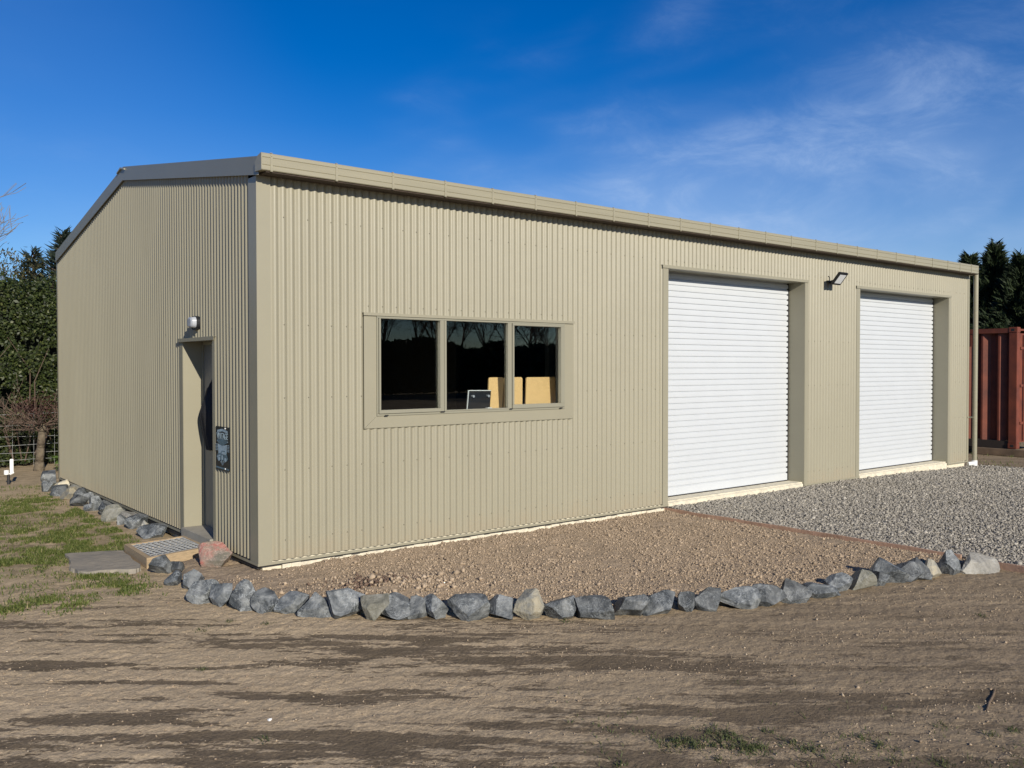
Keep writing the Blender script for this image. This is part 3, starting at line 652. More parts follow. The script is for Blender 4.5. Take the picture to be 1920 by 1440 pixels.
# roller doors
def roller(x0, x1, zt, label):
    pitch = .0765; z = .068; prof = []
    zb = .17
    Y0 = .245
    prof = [(Y0, z), (Y0, zb)]
    zz = zb
    while zz < zt+.05:
        prof += [(Y0+.013, zz+.003), (Y0+.014, zz+.0115), (Y0+.0008, zz+.0145), (Y0-.0008, zz+.03), (Y0-.0008, zz+.055), (Y0, zz+pitch)]
        zz += pitch
    m = MB(); n_ = len(prof)
    vs = [(xx, p[0], p[1]) for xx in (x0-.0, x1-.022) for p in prof]
    m.add(vs, [(i, i+1, n_+i+1, n_+i) for i in range(n_-1)])
    m.box(x0, x1-.022, Y0+.015, Y0+.018, z, zz)
    d_ = m.build('roller_door', M['white'], shed, label=label)
    MB().box(x0-.02, x1, Y0+.02, Y0+.05, .056, zz).box(x1-.0135, x1-.002, Y0+.001, Y0+.0195, .06, zt).build('door_guide', M['rubber'], d_)
    MB().box(x0, x1-.022, Y0-.012, Y0+.010, .057, .0675).build('bottom_seal', M['rubber'], d_)
    # black nylon edge tabs between the slats on the far side
    zz = zb; first_clip = MB().box(x1-.040, x1-.014, Y0-.006, Y0+.0105, zz-.004, zz+.022).build('slat_end_clip', M['rubber'], d_)
    k_ = 1
    while zz+pitch < zt:
        zz += pitch; cp = first_clip.copy(); COL.objects.link(cp); cp.parent = d_; cp.location.z = pitch*k_; k_ += 1
    # jambs and head
    MB().box(x0-.004, x0-.0005, -.0215, .30, .0, zt).box(x0-.10, x0-.0040, -.0235, -.0205, .0, zt+.03).build('door_jamb_flashing', M['flash'], shed)
    MB().box(x1+.0005, x1+.004, -.0215, .30, .0, zt).box(x1+.0040, x1+.075, -.0235, -.0205, .0, zt+.03).build('door_jamb_flashing', M['flash'], shed)
    hd = MB(); hd.box(x0-.115, x1+.085, -.034, -.031, zt-.002, zt+.036); hd.box(x0-.115, x1+.085, -.031, -.004, zt+.033, zt+.036); hd.box(x0, x1, -.031, .235, zt-.002, zt+.001)
    hd.build('door_head_flashing', M['flash'], shed)
    sill = MB()
    pr = [(-.035, -.2), (.3, -.2), (.3, .056), (.02, .050), (-.028, .034)]
    sill.prism(pr, 'x', x0-.0, x1-.03)
    sill.build('door_threshold', M['concrete'], shed, bevel=.004)
roller(D1, D1b, DT1, 'left white roller door, nearer the window')
roller(D2, D2b, DT2, 'right white roller door at the far end of the front')

# side door in its recess
DX = .185
sd = MB().box(DX, DX+.04, S0+.04, S1-.035, .075, ST-.035).build('side_door', M['doorleaf'], shed)
MB().box(DX-.012, DX+.05, S0+.003, S0+.039, .073, ST-.03).box(DX-.012, DX+.05, S1-.034, S1-.003, .073, ST-.03).box(DX-.012, DX+.05, S0+.0395, S1-.0345, ST-.034, ST-.004).build('door_frame', M['alu'], sd)
hl = MB(); hl.tube((DX, S0+.11, 1.05), (DX-.055, S0+.11, 1.05), .011); hl.tube((DX-.05, S0+.11, 1.05), (DX-.05, S0+.23, 1.05), .009); hl.box(DX-.008, DX, S0+.085, S0+.135, .97, 1.13)
hl.build('handle', M['galv'], sd)
df = MB()
df.box(-.020, .24, S1, S1+.003, .03, ST+.02); df.box(-.020, .24, S0-.003, S0, .03, ST+.02); df.box(-.022, .24, S0, S1, ST, ST+.003)
df.box(-.0235, -.0205, S1+.0035, S1+.10, .005, ST+.03); df.box(-.0235, -.0205, S0-.075, S0-.0035, .005, ST+.03)
df.build('door_jamb_flashing', M['flash'], shed)
MB().box(-.042, -.039, S0-.09, S1+.12, ST-.006, ST+.030).box(-.0385, -.004, S0-.09, S1+.12, ST+.027, ST+.030).build('door_head_flashing', M['flash'], shed)
MB().box(-.055, .24, S0+.005, S1-.005, -.12, .072).build('door_step', M['concrete2'], shed, bevel=.004)

# downpipe
dp = empty('downpipe', (13.42, -.11, 0)); dp.parent = shed
d1 = MB(); px_, py_ = 13.437, -.115
d1.tube((px_, py_, -.0), (px_, py_, 3.39), .040, n=20); d1.build('pipe', M['gutter'], dp, smooth=False)
MB().tube((px_, py_, -.06), (px_, py_, .035), .048, n=20).tube((px_-.02, py_+.0, -.02), (px_-.12, py_+.06, -.03), .036, n=14).build('pipe_elbow', M['plastic'], dp)
MB().box(LEN-.035, px_, -.032, -.026, .80, .825).box(px_-.046, px_+.046, py_-.004, -.024, .80, .825).build('pipe_bracket', M['flash'], dp)

# ------------------------------------------------------------------ things on the shed
cl_ = MB()
nU, nV = 16, 30
vs = []
for j in range(nV):
    v_ = j/(nV-1); z = 1.62-v_*.74
    half = (.03+.20*sin(min(1, v_*1.5)*pi/2))*(1-.35*max(0, v_-.55)/.45)
    yc = 1.57+.03*v_
    for i in range(nU):
        s_ = i/(nU-1); a = (s_-.5)*2
        bulge = .11*sin(min(1, v_*1.7)*pi/2)*(1-.55*max(0, v_-.5)/.5)*max(0, 1-a*a)**.5
        fold = .010*sin(a*9+v_*4)+.007*sin(a*17-v_*3)
        vs.append((DX-.004-bulge-fold*(bulge > .02), yc+a*half, z+.02*a*a))
nf = len(vs)
vs += [(DX-.001, v[1], v[2]) for v in vs]
fs = [(j*nU+i, j*nU+i+1, (j+1)*nU+i+1, (j+1)*nU+i) for j in range(nV-1) for i in range(nU-1)]
fs += [tuple(q+nf for q in f[::-1]) for f in fs]
for j in range(nV-1):
    for i in (0, nU-1): fs.append((j*nU+i, (j+1)*nU+i, nf+(j+1)*nU+i, nf+j*nU+i))
for i in range(nU-1):
    for j in (0, nV-1): fs.append((j*nU+i, j*nU+i+1, nf+j*nU+i+1, nf+j*nU+i))
cl_.add(vs, fs)
cl_.build('hanging_cloth', M['blackcloth'], smooth=True, label='black cloth hanging bunched on the recessed side door', cat='cloth')

wl_ = empty('wall_lamp', (-.02, 1.52, 2.16), label='small black wall lamp with frosted lens above the side door', cat='wall lamp')
def rounded(mb, x0, x1, yc, zc, hy, hz, r, n=6, x1s=1.0):
    ring = []
    for (sy, sz, a0) in ((1, 1, 0), (-1, 1, pi/2), (-1, -1, pi), (1, -1, 3*pi/2)):
        for k in range(n+1):
            a = a0+k*pi/2/n; ring.append((yc+sy*(hy-r)+r*cos(a), zc+sz*(hz-r)+r*sin(a)))
    m_ = len(ring)
    vs = [(x0, y, z) for y, z in ring]+[(x1, yc+(y-yc)*x1s, zc+(z-zc)*x1s) for y, z in ring]
    mb.add(vs, [(i, (i+1) % m_, m_+(i+1) % m_, m_+i) for i in range(m_)]+[tuple(range(m_)), tuple(range(m_, 2*m_))[::-1]])
bs = MB(); rounded(bs, -.017, -.050, 1.475, 2.165, .088, .068, .055); bs.build('lamp_base', M['blackmetal'], wl_)
ls = MB(); rounded(ls, -.0505, -.088, 1.475, 2.170, .076, .056, .045, x1s=.9); rounded(ls, -.0885, -.100, 1.475, 2.170, .0684, .0504, .040, x1s=.72); ls.build('lens', M['lens'], wl_, smooth=False)

fl = empty('flood_lamp', (8.80, -.02, 2.98), label='black square flood lamp on the wall between the roller doors', cat='flood lamp')
bkt = MB(); bkt.box(8.76, 8.92, -.05, -.017, 2.965, 3.005); bkt.tube((8.84, -.04, 2.985), (8.80, -.16, 2.985), .014); bkt.box(8.68, 8.86, -.165, -.145, 2.97, 2.995)
bkt.tube((8.84, -.025, 3.0), (8.835, -.022, 3.06), .005, n=6); bkt.tube((8.835, -.022, 3.06), (8.815, -.018, 3.075), .005, n=6)
bkt.build('bracket', M['blackmetal'], fl)
# head tilted: top edge further out than the bottom edge
T = Vector((0, -.13, .155)).normalized(); Rr = Vector((1, 0, 0)); Nn = Rr.cross(T)   # face normal
if Nn.y > 0: Nn = -Nn
o_ = Vector((8.772, -.235, 3.008))
def slab(mb, hw, hh, d0, d1):
    vs = [o_+Rr*sx*hw+T*sz*hh+Nn*d for d in (d0, d1) for sx, sz in ((-1, -1), (1, -1), (1, 1), (-1, 1))]
    mb.add(vs, [(0, 1, 2, 3), (4, 7, 6, 5), (0, 4, 5, 1), (1, 5, 6, 2), (2, 6, 7, 3), (3, 7, 4, 0)])
h_ = MB(); slab(h_, .112, .105, -.032, 0); h_.build('lamp_head', M['blackmetal'], fl, bevel=.004)
h_ = MB(); slab(h_, .080, .074, .0005, .004); h_.build('lens', M['lens2'], fl)

# enamel sign
sg = empty('wall_sign', (-.03, .785, .97), label='small black and pale blue VINTAGE sign beside the side door', cat='sign')
sy0, sy1, sz0, sz1 = .620, .958, .762, 1.170
MB().box(-.028, -.0245, sy0, sy1, sz0, sz1).build('sign_plate', M['signblack'], sg, bevel=.001)
def spoly(mb, pts, lay=1):       # pts in sign space: u 0..1 left to right as seen, v 0..1 bottom to top
    x = -.028-.0011*lay
    mb.prism([(sy1-(sy1-sy0)*u_, sz0+(sz1-sz0)*v_) for u_, v_ in pts], 'x', x-.0008, x)
s = MB()
spoly(s, [(.12, .86), (.5, .895), (.88, .86), (.88, .915), (.5, .955), (.12, .915)])
spoly(s, [(.18, .60), (.5, .55), (.82, .60), (.82, .57), (.5, .44), (.18, .57)])
spoly(s, [(.16, .58), (.84, .58), (.80, .36), (.62, .33), (.40, .33), (.22, .36)], 1.9)
for k in range(5):
    v_ = .595-k*.034; spoly(s, [(.0, v_), (.15, v_), (.15, v_-.014), (.0, v_-.014)]); spoly(s, [(.86, v_), (1, v_), (1, v_-.014), (.86, v_-.014)])
spoly(s, [(.34, .20), (.50, .115), (.66, .20), (.57, .20), (.50, .165), (.44, .20)]); spoly(s, [(.36, .26), (.49, .11), (.49, .17), (.43, .26)])
spoly(s, [(.66, .27), (.53, .12), (.53, .17), (.60, .27)])
for u_, v_ in ((.12, .665), (.88, .665)): spoly(s, [(u_-.025, v_-.015), (u_+.025, v_-.015), (u_+.025, v_+.015), (u_-.025, v_+.015)])
s.build('sign_print', M['signpale'], sg)
s = MB()
spoly(s, [(.16, .70), (.5, .72), (.84, .70), (.84, .63), (.5, .565), (.16, .63)], 3)
spoly(s, [(.08, .29), (.18, .37), (.40, .40), (.46, .45), (.72, .45), (.84, .37), (.92, .28), (.86, .23), (.16, .23)], 3)
spoly(s, [(.02, .075), (.98, .06), (.98, .02), (.02, .035)], 1)
s.build('sign_shadow_print', M['signmid'], sg)
s = MB()
spoly(s, [(.48, .43), (.60, .43), (.60, .37), (.46, .37)], 4); spoly(s, [(.63, .43), (.71, .43), (.77, .37), (.63, .37)], 4)
spoly(s, [(.12, .31), (.34, .35), (.34, .32), (.12, .285)], 4); spoly(s, [(.45, .345), (.55, .345), (.55, .24), (.45, .24)], 4)
for u_ in (.26, .74):
    spoly(s, [(u_+.07*cos(k*pi/6), .25+.05*sin(k*pi/6)) for k in range(12)], 4)
s.build('sign_detail_print', M['signpale'], sg)
for v_ in (.965, .045): MB().tube((-.028, sy1-(sy1-sy0)*.72, sz0+(sz1-sz0)*v_), (-.034, sy1-(sy1-sy0)*.72, sz0+(sz1-sz0)*v_), .008, n=8).build('sign_screw', M['plastic'], sg)
def text_mesh(name, body, size, m, mtx, parent, sx=1.0, **k):
    cu = bpy.data.curves.new(name, 'FONT'); cu.body = body; cu.size = size; cu.extrude = .0008; cu.align_x = 'CENTER'; cu.align_y = 'CENTER'; cu.offset = size*.012
    to = bpy.data.objects.new(name, cu); COL.objects.link(to); bpy.context.view_layer.update()
    me = bpy.data.meshes.new_from_object(to.evaluated_get(bpy.context.evaluated_depsgraph_get())); bpy.data.objects.remove(to)
    me.transform(mtx @ Matrix.Diagonal((sx, 1, 1, 1))); me.materials.clear()
    return link(name, me, m, parent, **k)
def side_mtx(x, y, z): return Matrix(((0, 0, -1, x), (-1, 0, 0, y), (0, 1, 0, z), (0, 0, 0, 1)))   # reads from the -X side
text_mesh('sign_lettering', 'VINTAGE', .085, M['signpale'], side_mtx(-.0305, (sy0+sy1)/2, sz0+(sz1-sz0)*.775), sg, sx=.78)

# boards standing behind the panes
def board(pts, y, th, m, name='fibreboard_panel', parent=None, **k):
    """pts (x,z) of the face, leaning back a little"""
    zb = min(p[1] for p in pts); vs = []
    for dy in (0, th):
        for x_, z_ in pts: vs.append((x_, y+dy+(z_-zb)*.10, z_))
    n_ = len(pts); mb = MB(); mb.add(vs, [tuple(range(n_)), tuple(range(n_, 2*n_))[::-1]]+[(i, (i+1) % n_, n_+(i+1) % n_, n_+i) for i in range(n_)])
    return mb.build(name, m, parent, **k)
def rp(x0, x1, x0b, x1b, z0, z1, r=.02):
    return [(x0b, z0), (x1b, z0), (x1, z1-r), (x1-r*.4, z1-r*.3), (x1-r, z1), (x0+r, z1), (x0+r*.4, z1-r*.3), (x0, z1-r)]
board(rp(2.645, 2.845, 2.605, 2.80, 1.28, 1.615), .16, .016, M['mdf'], label='narrow tan board behind the window, just left of the right-hand mullion', cat='board', group='tan boards standing behind the window')
board(rp(2.86, 3.113, 2.83, 3.085, 1.28, 1.615), .165, .016, M['mdf'], label='tan board behind the right window pane, the one against its left edge', cat='board', group='tan boards standing behind the window')
board(rp(3.165, 3.59, 3.128, 3.57, 1.28, 1.613), .16, .016, M['mdf'], label='widest tan board behind the window, at the right edge', cat='board', group='tan boards standing behind the window')
bp_ = empty('black_panel', (2.48, .14, 1.28), label='low black panel with two round knobs behind the middle window pane', cat='panel')
board([(2.318, 1.28), (2.61, 1.28), (2.64, 1.472), (2.352, 1.477)], .13, .012, M['blackmetal'], 'panel_board', bp_)
board([(2.31, 1.28), (2.317, 1.28), (2.352, 1.477), (2.64, 1.472), (2.642, 1.480), (2.345, 1.485)], .129, .014, M['lit'], 'panel_edge', bp_)
for x_ in (2.39, 2.59): MB().tube((x_, .146, 1.42), (x_, .118, 1.42), .014, n=12).build('knob', M['lens'], bp_)
MB().box(2.545, 2.60, .08, .12, 1.276, 1.30).build('small_box', M['plastic'], label='tiny white block on the sill before the black panel', cat='block')

# ------------------------------------------------------------------ step, slab, edging
st = empty('grated_step', (-.33, 1.4, -.1), label='low pine framed step with a steel grating outside the side door', cat='step')
cor = [(-.652, 1.743), (-.035, 1.83), (-.035, 1.10), (-.671, .952)]     # back-left, back-right, front-right, front-left
def inset(cor, d):
    out = []; n_ = len(cor); cx = sum(p[0] for p in cor)/n_; cy = sum(p[1] for p in cor)/n_
    for p in cor:
        v = Vector((cx-p[0], cy-p[1])); out.append((p[0]+math.copysign(d, v.x), p[1]+math.copysign(d, v.y)))
    return out
inn = inset(cor, .045)
fr_ = MB()
for i in range(4):
    j = (i+1) % 4
    fr_.prism([cor[i], cor[j], inn[j], inn[i]], 'z', -.16, -.002)
fr_.build('timber_frame', M['timber'], st)
MB().prism(inset(cor, .05), 'z', -.16, -.10).build('step_well', M['rubber'], st)
gr_ = MB(); x0, x1 = inn[0][0]+.004, inn[1][0]-.004
def yb(x_, k): a, b_ = ((inn[3], inn[2]) if k == 0 else (inn[0], inn[1])); return a[1]+(b_[1]-a[1])*(x_-a[0])/(b_[0]-a[0])
nb = 9
for i in range(nb+1):
    xx = x0+(x1-x0)*i/nb
    gr_.box(xx-.006, xx+.006, yb(xx, 0)+.002, yb(xx, 1)-.002, -.032, -.006)
for k in range(9):
    f_ = (k+.5)/9
    ya, yc = yb(x0, 0)+(yb(x0, 1)-yb(x0, 0))*f_, yb(x1, 0)+(yb(x1, 1)-yb(x1, 0))*f_
    gr_.add([(x0, ya-.017, -.005), (x1, yc-.017, -.005), (x1, yc+.017, -.009), (x0, ya+.017, -.009), (x0, ya-.017, -.009), (x1, yc-.017, -.009), (x1, yc+.017, -.013), (x0, ya+.017, -.013)],
            [(0, 1, 2, 3), (4, 7, 6, 5), (0, 4, 5, 1), (1, 5, 6, 2), (2, 6, 7, 3), (3, 7, 4, 0)])
gr_.build('steel_grating', M['galv'], st)

sp_ = MB(); oc = [(-1.138, 1.95), (-.90, 1.87), (-.66, 1.77), (-.70, 1.30), (-.72, .93), (-.80, .83), (-.98, .94), (-1.12, .98), (-1.22, 1.09), (-1.235, 1.30), (-1.16, 1.62)]
oc0 = oc; oc = []
for i in range(len(oc0)):
    p, q = oc0[i], oc0[(i+1) % len(oc0)]
    for k in range(4): oc.append((p[0]+(q[0]-p[0])*k/4+random.uniform(-.010, .010), p[1]+(q[1]-p[1])*k/4+random.uniform(-.014, .014)))
n_ = len(oc); top = [(x_, y_, -.062+random.uniform(-.003, .003)) for x_, y_ in oc]; bot = [(x_*1.0+random.uniform(-.01, .01), y_+random.uniform(-.01, .01), -.13) for x_, y_ in oc]
sp_.add(top+bot, [tuple(range(n_)), tuple(range(n_, 2*n_))[::-1]]+[(i, (i+1) % n_, n_+(i+1) % n_, n_+i) for i in range(n_)])
sp_.build('slate_slab', M['slate'], label='flat grey slate slab in the grass beside the grated step', cat='paving slab')

def plank(p, q, zt, h, wd_, **k):
    p = Vector((*p, 0)); q = Vector((*q, 0)); d = (q-p).normalized(); nrm = Vector((-d.y, d.x, 0))*wd_/2
    L_ = (q-p).length; k_ = int(L_/.25)+1; vs = []; fs = []
    for i in range(k_+1):
        c_ = p+(q-p)*i/k_+nrm.normalized()*.006*sin(i*1.7); dz = .004*sin(i*2.1)
        zt_ = zt[0]+(zt[1]-zt[0])*i/k_
        vs += [(c_+nrm+Vector((0, 0, zt_+dz))), (c_-nrm+Vector((0, 0, zt_+dz))), (c_-nrm+Vector((0, 0, zt_-h))), (c_+nrm+Vector((0, 0, zt_-h)))]
    for i in range(k_):
        for a in range(4): fs.append((4*i+a, 4*i+(a+1) % 4, 4*i+4+(a+1) % 4, 4*i+4+a))
    fs += [(3, 2, 1, 0), tuple(range(4*k_, 4*k_+4))]
    return MB().add(vs, fs).build('timber_edging', M['edging'], **k)
plank((5.20, .0), (5.325, -3.55), (-.012, -.026), .12, .022, label='long pinkish timber edging between soil bed and gravel', cat='edging board')
plank((5.335, -3.80), (5.315, -4.9), (-.04, -.05), .12, .035, label='short timber edging beyond the pale flat stone at the right', cat='edging board')

# ------------------------------------------------------------------ rocks
def rock_mesh(seed, w_, d_, h_, cuts=None, sub=5, point=0):
    r = random.Random(seed); cuts = cuts or r.randint(9, 20); bm = bmesh.new(); bmesh.ops.create_icosphere(bm, subdivisions=sub, radius=1)
    pl = []
    for i in range(cuts):
        n_ = Vector((r.gauss(0, 1), r.gauss(0, 1), r.gauss(0, .8))).normalized(); pl.append((n_, r.uniform(.42, .76)))
    pl.append((Vector((r.uniform(-.35, .35), -.85, .45)).normalized(), r.uniform(.42, .6)))
    off = Vector((r.uniform(-50, 50), r.uniform(-50, 50), r.uniform(-50, 50)))
    Pn = np.array([v.co[:] for v in bm.verts])
    for _ in range(2):
        for n_, k_ in pl:
            nn_ = np.array(n_); e = np.maximum(0, Pn @ nn_-k_); Pn -= e[:, None]*nn_
    if point:
        s_ = 1-point*np.maximum(0, Pn[:, 2]); Pn[:, 0] *= s_; Pn[:, 1] *= s_
    for v, p in zip(bm.verts, Pn):
        p = Vector(p); nn = mnoise.fractal(p*2.6+off, 1.0, 2.0, 4)
        v.co = p*(1+.03*nn+.022*mnoise.noise(p*9+off))
    xs = [v.co.x for v in bm.verts]; ys = [v.co.y for v in bm.verts]; zs = [v.co.z for v in bm.verts]
    for v in bm.verts:
        v.co = Vector(((v.co.x-min(xs))/(max(xs)-min(xs))*w_-w_/2, (v.co.y-min(ys))/(max(ys)-min(ys))*d_-d_/2, (v.co.z-min(zs))/(max(zs)-min(zs))*h_))
    me = bpy.data.meshes.new('border_rock'); bm.to_mesh(me); bm.free()
    return me
ORD = ['first', 'second', 'third', 'fourth', 'fifth', 'sixth', 'seventh', 'eighth', 'ninth', 'tenth', 'eleventh', 'twelfth', 'thirteenth', 'fourteenth', 'fifteenth', 'sixteenth', 'seventeenth', 'eighteenth', 'nineteenth', 'twentieth', 'twenty-first', 'twenty-second', 'twenty-third', 'twenty-fourth', 'twenty-fifth', 'twenty-sixth', 'twenty-seventh', 'twenty-eighth', 'twenty-ninth', 'thirtieth', 'thirty-first', 'thirty-second', 'thirty-third', 'thirty-fourth', 'thirty-fifth', 'thirty-sixth', 'thirty-seventh']
LOOK = {0: 'rounded blue-grey rock touching the pine step corner,', 1: 'small grey rock tucked behind,', 6: 'tall pointed blue-grey rock,', 10: 'big rounded dark rock with pale veins,', 11: 'slanting olive-grey rock,', 17: 'pale tan rock with a pointed top,', 22: 'narrow upright grey rock,', 27: 'low dark blocky rock,', 34: 'light tan rounded rock,', 35: 'dark upright rock against the timber edging,', 36: 'large pale flat stone at the right end,', 24: 'long dark blue-grey rock,', 31: 'long leaning blue-grey rock,', 15: 'wide domed rock with crossing pale veins,', 30: 'small grey rock with a pale corner,'}
for i, (x_, y_, w_, h_) in enumerate(FR):
    mt = {11: 'rockolive', 17: 'rocktan', 34: 'rocktan', 36: 'rockpale', 26: 'rock', 29: 'rockolive'}.get(i, 'rock')
    hh = h_*1.02+.035; dp_ = w_*(.72 if w_ > .2 else .95)
    if i == 36: dp_ = .2
    me = rock_mesh(100+i*7, w_*1.09, dp_*1.05, hh, point={6: .55, 17: .45, 9: .4, 23: .35}.get(i, 0))
    lk = LOOK.get(i, ('angular blue-grey rock,', 'broken slate-grey rock,', 'veined blue-grey rock,')[i % 3])
    sh = dp_*.36
    o = link('border_rock', me, M[mt], loc=(x_+LY[0]*sh, y_+LY[1]*sh, -.10-.035), label=f'{lk} {ORD[i]} from the step along the curved border', cat='rock', group='rocks edging the soil bed')
    o.rotation_euler = (random.uniform(-.08, .08), random.uniform(-.12, .12), -YAW+random.uniform(-.2, .2))
for i, (x_, y_, w_, h_) in enumerate(SR):
    mt = {2: 'rocktan', 4: 'rocktan', 13: 'rockolive', 15: 'rockpale', 17: 'rocktan', 18: 'rockpale', 5: 'rockolive'}.get(i, 'rock')
    me = rock_mesh(900+i*5, w_*1.16, w_*1.15, h_*1.05+.06, sub=4)
    order = sorted(range(len(SR)), key=lambda k: SR[k][1]).index(i)
    lk = {'rocktan': 'tan-topped rock', 'rockpale': 'pale grey-white rock', 'rockolive': 'olive-grey rock', 'rock': 'jagged blue-grey rock'}[mt]
    o = link('wall_rock', me, M[mt], loc=(min(x_+.05, -.03-w_*.42) if x_ > -.1 else x_, y_+w_*.4, -.14), label=f'{lk} piled along the side wall, {ORD[order]} counting from the step', cat='rock', group='rocks piled along the side wall')
    o.rotation_euler = (random.uniform(-.15, .15), random.uniform(-.15, .15), -YAW+random.uniform(-.4, .4))
o = link('red_rock', rock_mesh(55, .34, .28, .24, cuts=9), M['rockred'], loc=(-.19, .55, -.09), label='pink and red rock by the shed corner next to the step', cat='rock'); o.rotation_euler.z = -YAW

# stick, litter
MB().path([(a, b_, float(ground_h(np.array([a]), np.array([b_]))[0])+dz) for a, b_, dz in ((1.80, -5.28, .003), (1.93, -5.235, .005), (2.06, -5.20, .005), (2.18, -5.165, .008))], [.005, .008, .007, .003], 7).build('dead_stick', M['stick'], label='short dead stick lying on the dirt at the lower right', cat='stick')
me = rock_mesh(77, .024, .018, .013, 8, 3); link('white_pebble', me, M['plastic'], loc=(-1.21, -3.02, -.10), label='tiny white pebble on the dirt in the left foreground', cat='pebble')

# ------------------------------------------------------------------ grass
def blades(name, x, y, z, hgt, wid, m, spread=.5, **k):
    n_ = len(x); a = rng.uniform(0, 2*pi, n_); lean = np.abs(rng.normal(0, spread, n_)); hh = hgt*rng.uniform(.5, 1.2, n_)
    dx, dy = np.cos(a), np.sin(a); pa = rng.uniform(0, 2*pi, n_); wx, wy = np.cos(pa)*wid/2, np.sin(pa)*wid/2
    bx = x; by = y; base = z-.005
    m1 = .55; l1 = lean*.35*hh; l2 = lean*hh
    V = np.stack([np.stack([bx-wx, by-wy, base], 1), np.stack([bx+wx, by+wy, base], 1),
                  np.stack([bx+dx*l1+wx*.8, by+dy*l1+wy*.8, base+hh*m1], 1), np.stack([bx+dx*l1-wx*.8, by+dy*l1-wy*.8, base+hh*m1], 1),
                  np.stack([bx+dx*l2, by+dy*l2, base+hh*(1-.25*np.minimum(lean, 1.5))], 1)], 1)
    F = np.array([(0, 1, 2), (0, 2, 3), (3, 2, 4)]); f = (F[None]+5*np.arange(n_)[:, None, None]).reshape(-1, 3)
    r = np.clip(rng.normal(.4, .25, n_), 0, 1)
    return np_mesh(name, V.reshape(-1, 3), f, np.repeat(r, 3))
GR = [(-0.8, 6.16, 0.16, 0.41), (-1.14, 4.99, 0.16, 0.68), (-0.37, 6.2, 0.17, 0.56), (-0.3, 4.83, 0.2, 0.58), (-0.42, 3.99, 0.19, 0.41), (-0.40, 3.09, 0.37, 0.53), (-0.9, 3.14, 0.33, 0.51), (-0.93, 2.27, 0.33, 0.36), (-1.45, 2.05, 0.28, 0.4), (-1.59, 1.87, 0.15, 0.25), (-1.39, 3.43, 0.09, 0.34), (-1.12, 0.96, 0.18, 0.11), (-1.1, 0.35, 0.2, 0.24), (-1.6, 0.33, 0.08, 0.09), (-1.86, 0.19, 0.1, 0.17), (-1.53, -0.05, 0.07, 0.1), (-1.38, 0.02, 0.06, 0.06), (-2.3, 3.2, .6, .9), (-2.2, 1.6, .4, .4), (-1.9, 5.2, .4, .8), (-3.2, 4.2, .9, 1.2)]
xs, ys = [], []
for cx, cy, ru, rw in GR:
    n_ = int(36000*ru*rw)+300
    a = rng.normal(0, .62, n_)*ru*1.3; b_ = rng.normal(0, .62, n_)*rw*1.2
    xs.append(cx+a*LX[0]+b_*LY[0]); ys.append(cy+a*LX[1]+b_*LY[1])
n_ = 26000; xs.append(rng.uniform(-3.5, -.1, n_)); ys.append(rng.uniform(.2, 8, n_))
x = np.concatenate(xs); y = np.concatenate(ys)
keep = (rng.uniform(0, 1, len(x)) < sstep(.38, .66, fbm(x*5, y*5, 5, 71, .65))) & (x < -.08) & ~inpoly(x, y, np.array(cor)) & ~inpoly(x, y, np.array(oc)) & ~inpoly(x, y, bedpoly)
keep &= ~((x > -.34) & (y > 2) & (y < 7.6)) & ~((x > -.75) & (y < 1.9))
x, y = x[keep], y[keep]
link('lawn_grass', blades('lawn_grass', x, y, ground_h(x, y, False)+.004, .036, .007, M['grass'], .9), M['grass'], kind='stuff', label='patchy green grass on the soil left of the shed', cat='grass')
TF = [(0.16, -4.5), (0.23, -4.51), (0.27, -4.54), (0.26, -4.61), (0.35, -4.64), (0.45, -4.67), (0.4, -4.74), (0.46, -4.76), (0.45, -4.53), (0.48, -4.6), (0.48, -4.81), (0.65, -4.88), (0.66, -4.96), (0.68, -4.71), (1.44, -5.22), (0.85, -5.28), (1.0, -5.4), (1.01, -5.44), (0.97, -5.05), (3.64, -4.46), (1.17, -2.65), (-0.94, -1.23), (0.7, -5.13), (0.23, -4.76), (-0.17, -4.51), (-0.71, -1.14), (-0.52, -1.37), (-1.21, -2.03), (-1.33, -3.23), (1.65, -5.47), (1.5, -5.43), (0.95, -5.15)]
xs, ys = [], []
for i, (cx, cy) in enumerate(TF):
    n_ = 75 if i < 13 else 26
    rr = .035 if i < 13 else .02
    xs.append(rng.normal(cx, rr, n_)); ys.append(rng.normal(cy, rr, n_))
n_ = 2600; uu = rng.uniform(.1, 3, n_); ww = 3.75+np.abs(rng.normal(0, .45, n_)); x = CAM.x+uu*LX[0]+ww*LY[0]; y = CAM.y+uu*LX[1]+ww*LY[1]
kp = rng.uniform(0, 1, n_) < sstep(.5, .68, fbm(x*6, y*6, 3, 81)); xs.append(x[kp]); ys.append(y[kp])
x = np.concatenate(xs); y = np.concatenate(ys)
link('drive_weeds', blades('drive_weeds', x, y, ground_h(x, y), .030, .005, M['weeddk'], 1.1), M['weeddk'], kind='stuff', label='dusty grass tufts growing on the dirt drive', cat='grass')
n_ = 7000; x = rng.uniform(13.9, 22, n_); y = rng.uniform(-3, 8, n_); kp = (rng.uniform(0, 1, n_) < sstep(.45, .62, fbm(x*1.5, y*1.5, 3, 83))) & ((x > 14.6) | (y > 0)) & ~inpoly(x, y, gv)
x, y = x[kp], y[kp]
link('yard_grass', blades('yard_grass', x, y, ground_h(x, y, False), .07, .012, M['grass'], .8), M['grass'], kind='stuff', label='thin grass by the red container', cat='grass')

